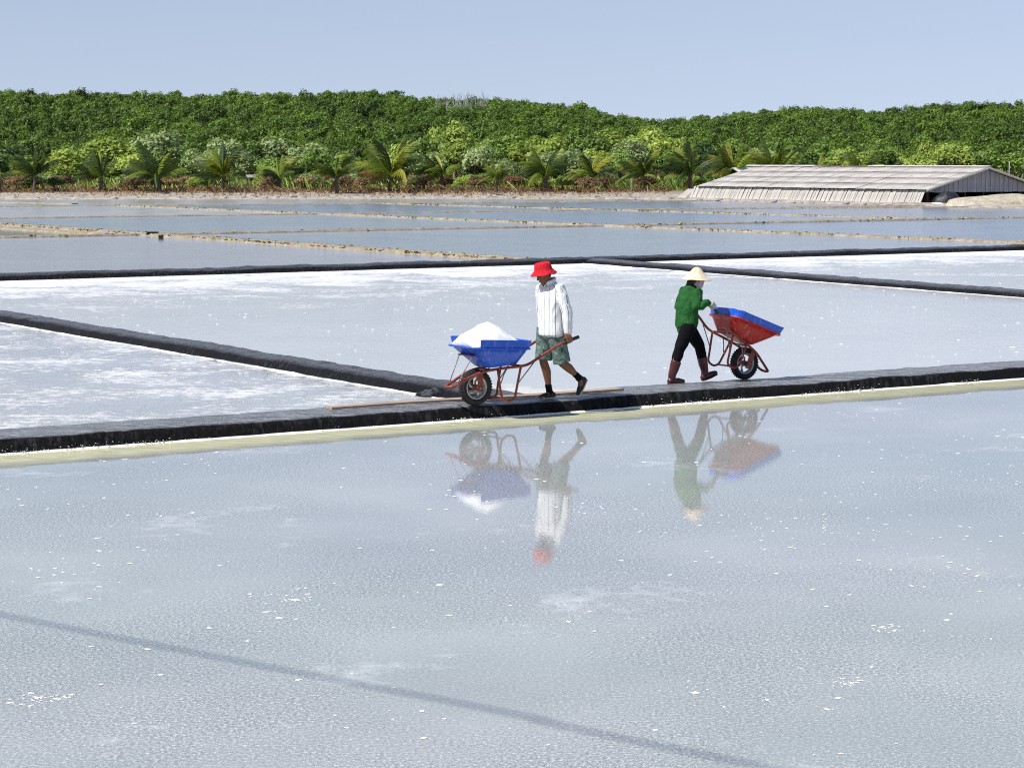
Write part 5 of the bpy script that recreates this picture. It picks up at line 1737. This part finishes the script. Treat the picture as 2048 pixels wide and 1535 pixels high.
def woman_right(loc, rz, grip_l, grip_r, bar_dir):
    root = empty('person', loc, rz)
    tag(root, 'person in conical hat, green jacket and brown boots pushing the empty red barrow', 'person')
    sh_l, sh_r = Vector((0.055, 0.135, 1.175)), Vector((0.04, -0.145, 1.175))
    gl, gr = Vector(grip_l), Vector(grip_r)
    back = -Vector(bar_dir).normalized()
    wl, wr = gl + Vector((-0.055, -0.01, 0.055)), gr + Vector((-0.055, 0.01, 0.055))
    el, er = Vector((0.0, 0.185, 0.955)), Vector((-0.035, -0.225, 0.965))
    hip_l, hip_r = Vector((0.02, 0.08, 0.76)), Vector((-0.02, -0.08, 0.76))
    kn_l, kn_r = Vector((0.26, 0.08, 0.455)), Vector((-0.19, -0.08, 0.435))
    an_l, an_r = Vector((0.345, 0.08, 0.115)), Vector((-0.30, -0.08, 0.10))
    mb = MB()
    hc = Vector((0.125, 0, 1.315))
    H = head_shapes(mb, hc, rad(22), 0.92)
    mb.blob([(0.045, 0, 1.18), (0.065, 0, 1.23), (0.10, 0, 1.28)], [(0.055, 0.055), (0.046, 0.048), (0.044, 0.048)], 14)
    mb.blob([(-0.01, 0, 0.74), (-0.01, 0, 0.82), (0.0, 0, 0.92), (0.025, 0, 1.06), (0.04, 0, 1.15), (0.045, 0, 1.20)], [(0.14, 0.10), (0.14, 0.105), (0.115, 0.085), (0.13, 0.095), (0.135, 0.085), (0.08, 0.06)], 18)
    gm = MB()
    for s_, e_, w_, g_, sd in ((sh_l, el, wl, gl, 1), (sh_r, er, wr, gr, -1)):
        mb.blob([s_ + Vector((0, -sd * 0.05, 0)), s_], [0.036, 0.038], 12, side=(1, 0, 0))
        mb.blob([s_, s_.lerp(e_, 0.4), e_, e_.lerp(w_, 0.35), w_], [0.040, 0.037, 0.030, 0.030, 0.022], 12, side=(0, 1, 0))
        fingers(mb, g_, bar_dir, w_ - g_, (0, sd, 0.2), 0.92)
        fingers(gm, g_, bar_dir, w_ - g_, (0, sd, 0.2), 0.96, 0.0215, 0.0118)
        gm.blob([w_ + (g_ - w_) * 0.35, w_ + (e_ - w_) * 0.15], [0.028, 0.030], 12)
    for h_, k_, a_ in ((hip_l, kn_l, an_l), (hip_r, kn_r, an_r)):
        mb.blob([h_, h_.lerp(k_, 0.45), k_], [0.082, 0.068, 0.047], 14)
        mb.blob([k_, k_.lerp(a_, 0.33) + Vector((-0.015, 0, 0)), k_.lerp(a_, 0.7), a_], [0.047, 0.050, 0.036, 0.029], 14)
        mb.blob([a_, a_ + Vector((0.05, 0, -0.05)), a_ + Vector((0.12, 0, -0.06))], [(0.03, 0.03), (0.034, 0.026), (0.035, 0.016)], 12)
    obj('body', remeshed(mb, 'body', 0.0065, 2), M['skin'], root)
    obj('gloves', remeshed(gm, 'gloves', 0.006, 1), M['glove'], root)
    face_parts(H, root, 0.92)
    mb = MB(); mb.blob([H @ Vector((-0.03, 0, 0.045)), H @ Vector((-0.06, 0, -0.02)), H @ Vector((-0.075, 0, -0.085))], [(0.075, 0.07), (0.07, 0.05), (0.05, 0.035)], 14)
    obj('hair', mb.mesh('hair', True), M['hair'], root)
    # cloth over nose, mouth and chin with a pointed lower end
    mb = MB()
    mb.blob([H @ Vector((0.030, 0, 0.02)), H @ Vector((0.036, 0, -0.05)), H @ Vector((0.046, 0, -0.10)), H @ Vector((0.058, 0, -0.135))], [(0.086, 0.088), (0.084, 0.084), (0.062, 0.062), (0.018, 0.018)], 16)
    obj('face_cloth', remeshed(mb, 'face_cloth', 0.007, 2, 0.004, 14), M['mask_cloth'], root)
    mb = MB(); cc = [Vector((0.055, 0, 1.225)) + Vector((0.066 * math.cos(a), 0.064 * math.sin(a), -0.02 * math.cos(a))) for a in [2 * math.pi * i / 18 for i in range(18)]]
    mb.tube(cc, [(0.028, 0.012)] * 18, 8, side=(0, 0, 1), closed=True)
    obj('neck_scarf', mb.mesh('neck_scarf', True), M['black_cloth'], root)
    # conical hat, straight sided with a flat flare
    HM = Matrix.Translation(hc + Vector((0.012, 0, 0.018))) @ Matrix.Rotation(rad(3), 4, 'Y')
    nn = 48
    prof = [(0.198, -0.014), (0.194, -0.006), (0.156, 0.012), (0.118, 0.052), (0.082, 0.096), (0.052, 0.132), (0.026, 0.150), (0.001, 0.155)]
    inn = [(0.001, 0.148), (0.048, 0.126), (0.112, 0.046), (0.152, 0.004), (0.191, -0.013)]
    fp = prof + inn; kk = len(fp)
    mbh = MB(); vs = []
    for i in range(nn):
        a = 2 * math.pi * i / nn
        for r_, z_ in fp: vs.append(HM @ Vector((r_ * math.cos(a), r_ * math.sin(a), z_ + (0.006 * noise.noise(Vector((math.cos(a) * 2, math.sin(a) * 2, 1))) if r_ > 0.14 else 0))))
    mbh.add(vs, [(i * kk + j, ((i + 1) % nn) * kk + j, ((i + 1) % nn) * kk + (j + 1) % kk, i * kk + (j + 1) % kk) for i in range(nn) for j in range(kk)])
    obj('conical_hat', mbh.mesh('conical_hat', True), M['straw'], root)
    # jacket
    mb = MB()
    mb.tube([(0, 0, 0.80), (0, 0, 0.735), (-0.012, 0, 0.715), (-0.012, 0, 0.745), (-0.012, 0, 0.85), (-0.005, 0, 0.97), (0.015, 0, 1.08), (0.035, 0, 1.16), (0.045, 0, 1.21), (0.06, 0, 1.235)],
            [(0.05, 0.03), (0.150, 0.112), (0.160, 0.125), (0.166, 0.132), (0.162, 0.130), (0.158, 0.124), (0.162, 0.122), (0.152, 0.108), (0.105, 0.08), (0.064, 0.062)], 28)
    for s_, e_, w_, sd in ((sh_l, el, wl, 1), (sh_r, er, wr, -1)):
        cuff = w_.lerp(e_, 0.12)
        mb.blob([s_ + Vector((0, -sd * 0.07, -0.01)), s_ + Vector((0, -sd * 0.005, -0.005)), s_.lerp(e_, 0.4), e_, e_.lerp(cuff, 0.5), cuff], [0.072, 0.076, 0.068, 0.062, 0.054, 0.042], 14, side=(0, 1, 0))
    obj('jacket', remeshed(mb, 'jacket', 0.009, 3, 0.012, 7.5, (1, 1, 0.7)), M['green_cloth'], root)
    # trousers
    mb = MB()
    mb.blob([(-0.01, 0, 0.735), (-0.01, 0, 0.80)], [(0.152, 0.118), (0.145, 0.112)], 22)
    for h_, k_, a_ in ((hip_l, kn_l, an_l), (hip_r, kn_r, an_r)):
        mb.blob([h_ + Vector((0, 0, 0.0)), h_.lerp(k_, 0.5), k_, k_.lerp(a_, 0.3), k_.lerp(a_, 0.52)], [(0.092, 0.104), (0.082, 0.088), (0.068, 0.070), (0.064, 0.067), (0.046, 0.048)], 18)
    obj('trousers', remeshed(mb, 'trousers', 0.009, 3, 0.006, 7.0, (1, 1, 0.8)), M['black_cloth'], root)
    # rubber boots
    for k_, a_, toe, heel in ((kn_l, an_l, (0.53, 0.08, 0.098), (0.305, 0.08, 0.040)), (kn_r, an_r, (-0.115, -0.08, 0.036), (-0.345, -0.08, 0.045))):
        mb = MB()
        top = a_.lerp(k_, 0.58)
        ax = (k_ - a_).normalized()
        mb.tube([top - ax * 0.05, top - ax * 0.004, top, top - ax * 0.02, a_.lerp(k_, 0.3), a_ + Vector((0, 0, 0.02)), a_ + Vector((0, 0, -0.04))], [(0.04, 0.04), (0.058, 0.060), (0.064, 0.068), (0.064, 0.068), (0.055, 0.062), (0.046, 0.052), (0.044, 0.048)], 18)
        toe, heel = Vector(toe), Vector(heel); d = toe - heel
        mb.blob([heel + d * 0.08, heel + d * 0.38, heel + d * 0.7, heel + d * 0.93], [(0.040, 0.042), (0.042, 0.046), (0.047, 0.038), (0.040, 0.028)], 14)
        b = obj('boot', remeshed(mb, 'boot', 0.007, 2, 0.003, 9), M['boot'], root)
        dn = Vector((0, 1, 0)).cross(d).normalized()
        if dn.z > 0: dn = -dn
        mb = MB(); mb.blob([heel + d * 0.02 + dn * 0.034, heel + d * 0.5 + dn * 0.034, heel + d * 0.97 + dn * 0.024], [(0.044, 0.012), (0.046, 0.011), (0.040, 0.010)], 12)
        obj('sole', mb.mesh('sole', True), M['shoe'], b)
    return root

# ---- placing them on the dike
yawA = math.atan2(uA.y, uA.x)
# person with the loaded barrow walks to the left
m1 = at(1101, 798.5, TOP)
h1 = Vector((-uA.x, -uA.y, 0)); yaw1 = math.atan2(h1.y, h1.x)
b1 = Vector((m1.x, m1.y, TOP)) + h1 * 1.05
b1.z = TOP - 0.004
root1, TM1 = barrow('wheelbarrow', 'blue wheelbarrow heaped with white salt', M['blue_plastic'], M['blue_board'], b1, yaw1, rad(0), True)
def bar_pt(TM, x, sg, low=False):
    pts = [(-0.75, 0.25, 0.556), (-0.88, 0.256, 0.606), (-0.97, 0.261, 0.642), (-1.05, 0.266, 0.674)] if low else [(-0.75, 0.25, 0.556), (-0.98, 0.262, 0.672), (-1.05, 0.265, 0.698), (-1.14, 0.269, 0.728), (-1.27, 0.273, 0.765)]
    y = np.interp(-x, [-p[0] for p in pts], [p[1] for p in pts]); z = np.interp(-x, [-p[0] for p in pts], [p[2] for p in pts])
    return TM @ Vector((x, sg * y, z))
gL, gR = bar_pt(TM1, -1.125, 1), bar_pt(TM1, -1.125, -1)
bd = bar_pt(TM1, -1.06, 1) - bar_pt(TM1, -1.2, 1)
off1 = Vector((1.05, 0, 0))
man_left((m1.x, m1.y, TOP), yaw1, gL + off1, gR + off1, bd)

# heap of salt in the blue tub: a thing of its own
def tub_salt():
    xf, xr, hw, zf, zr = RIM
    n, k = 40, 34
    V = []
    for i in range(n + 1):
        for j in range(k + 1):
            u, v = i / n, j / k
            x = xf - 0.010 - (xf - xr - 0.020) * u; y = (v - 0.5) * 2 * (hw - 0.012)
            t = max(0, min(1, (xf - x) / (xf - xr)))
            ex = abs((x + 0.1925) / 0.385); ey = abs(y / (hw - 0.012))
            if ex > 0.72 and ey > 0.66:
                fx, fy = (ex - 0.72) / 0.28, (ey - 0.66) / 0.34
                rr_ = math.hypot(fx, fy)
                if rr_ > 1: x = -0.1925 + math.copysign((0.72 + 0.28 * fx / rr_) * 0.385, x + 0.1925); y = math.copysign((0.66 + 0.34 * fy / rr_) * (hw - 0.012), y)
            zb = zf + (zr - zf) * t + 0.012
            e = min(1, min(u, 1 - u, v, 1 - v) * 9)
            r = math.hypot((x + 0.16) / 0.46, y / 0.40)
            h = 0.25 * (max(0, 1 - math.sqrt(r * r + 0.012)) / 0.89) ** 0.94
            h += 0.02 * e + 0.018 * e * noise.noise(Vector((x * 9, y * 9, 1))) + 0.009 * e * noise.noise(Vector((x * 30, y * 30, 2)))
            V.append((x, y, zb + h - (1 - e) * 0.02))
    m_ = k + 1
    Fc = [(i * m_ + j, i * m_ + j + 1, (i + 1) * m_ + j + 1, (i + 1) * m_ + j) for i in range(n) for j in range(k)]
    # underside so that it is a closed body inside the tub
    b = len(V)
    V += [((x + 0.2) * 0.52 - 0.26, y * 0.55, 0.57) for x, y, z in V]
    Fc += [(b + q[3], b + q[2], b + q[1], b + q[0]) for q in Fc[:]]
    edge = [i * m_ for i in range(n + 1)] + [n * m_ + j for j in range(1, k + 1)] + [i * m_ + k for i in range(n - 1, -1, -1)] + [j for j in range(k - 1, 0, -1)]
    for a_, c_ in zip(edge, edge[1:] + edge[:1]): Fc.append((a_, c_, b + c_, b + a_))
    me = mesh_np('salt_heap', V, Fc, True)
    bm = bmesh.new(); bm.from_mesh(me); bmesh.ops.recalc_face_normals(bm, faces=bm.faces); bm.to_mesh(me); bm.free()
    o = obj('salt_heap', me, M['salt'], loc=b1)
    o.rotation_euler = (0, 0, yaw1)
    tag(o, 'pointed heap of white salt piled in the blue wheelbarrow', 'salt heap')
tub_salt()

# person with the empty barrow walks away to the right
m2 = at(1374, 765, TOP)
h2 = Vector((uA.x, uA.y, 0)); yaw2 = math.atan2(h2.y, h2.x)
TIP = rad(23)
b2 = Vector((m2.x, m2.y, TOP - 0.004)) + h2 * 0.93
root2, TM2 = barrow('wheelbarrow', 'empty red wheelbarrow with blue raised rim tipped forward on its wheel', M['red_plastic'], M['blue_board'], b2, yaw2, TIP, False)
off2 = Vector((0.93, 0, 0))
gL, gR = bar_pt(TM2, -0.985, 1, True), bar_pt(TM2, -0.985, -1, True)
bd = bar_pt(TM2, -0.88, 1, True) - bar_pt(TM2, -1.05, 1, True)
woman_right((m2.x, m2.y, TOP), yaw2, gL + off2, gR + off2, bd)

# ------------------------------------------------------------------ power line: outside the view, its cable shades the foreground
CH = 12.0
def over(px, py):
    p = at(px, py)
    return Vector((p.x, p.y, 0)) + SUN * (CH / SUN.z)
c0, c1 = over(0, 1228), over(1540, 1535)
cm_ = over(1000, 1421)
dd = (c1 - c0).normalized()
e0, e1 = c0 - dd * 16, c1 + dd * 14
root = empty('power_line', (e0.x, e0.y, 0))
tag(root, 'overhead power cable on two poles whose thin shadow crosses the foreground brine', 'power line')
def rel(p): return Vector(p) - Vector((e0.x, e0.y, 0))
mb = MB(); mb.tube([rel(q) for q in tri_path([e0, c0, cm_, c1, e1], 8)], 0.021, 8)
obj('cable', mb.mesh('cable', True), M['cable'], root)
for e in (e0, e1):
    mb = MB(); b = rel(e); mb.tube([(b.x, b.y, -0.4), (b.x, b.y, CH + 0.4)], [0.13, 0.09], 10)
    mb.box((b.x - 0.6, b.y - 0.05, CH - 0.15), (b.x + 0.6, b.y + 0.05, CH - 0.03))
    obj('pole', mb.mesh('pole', True), M['pole_wood'], root)
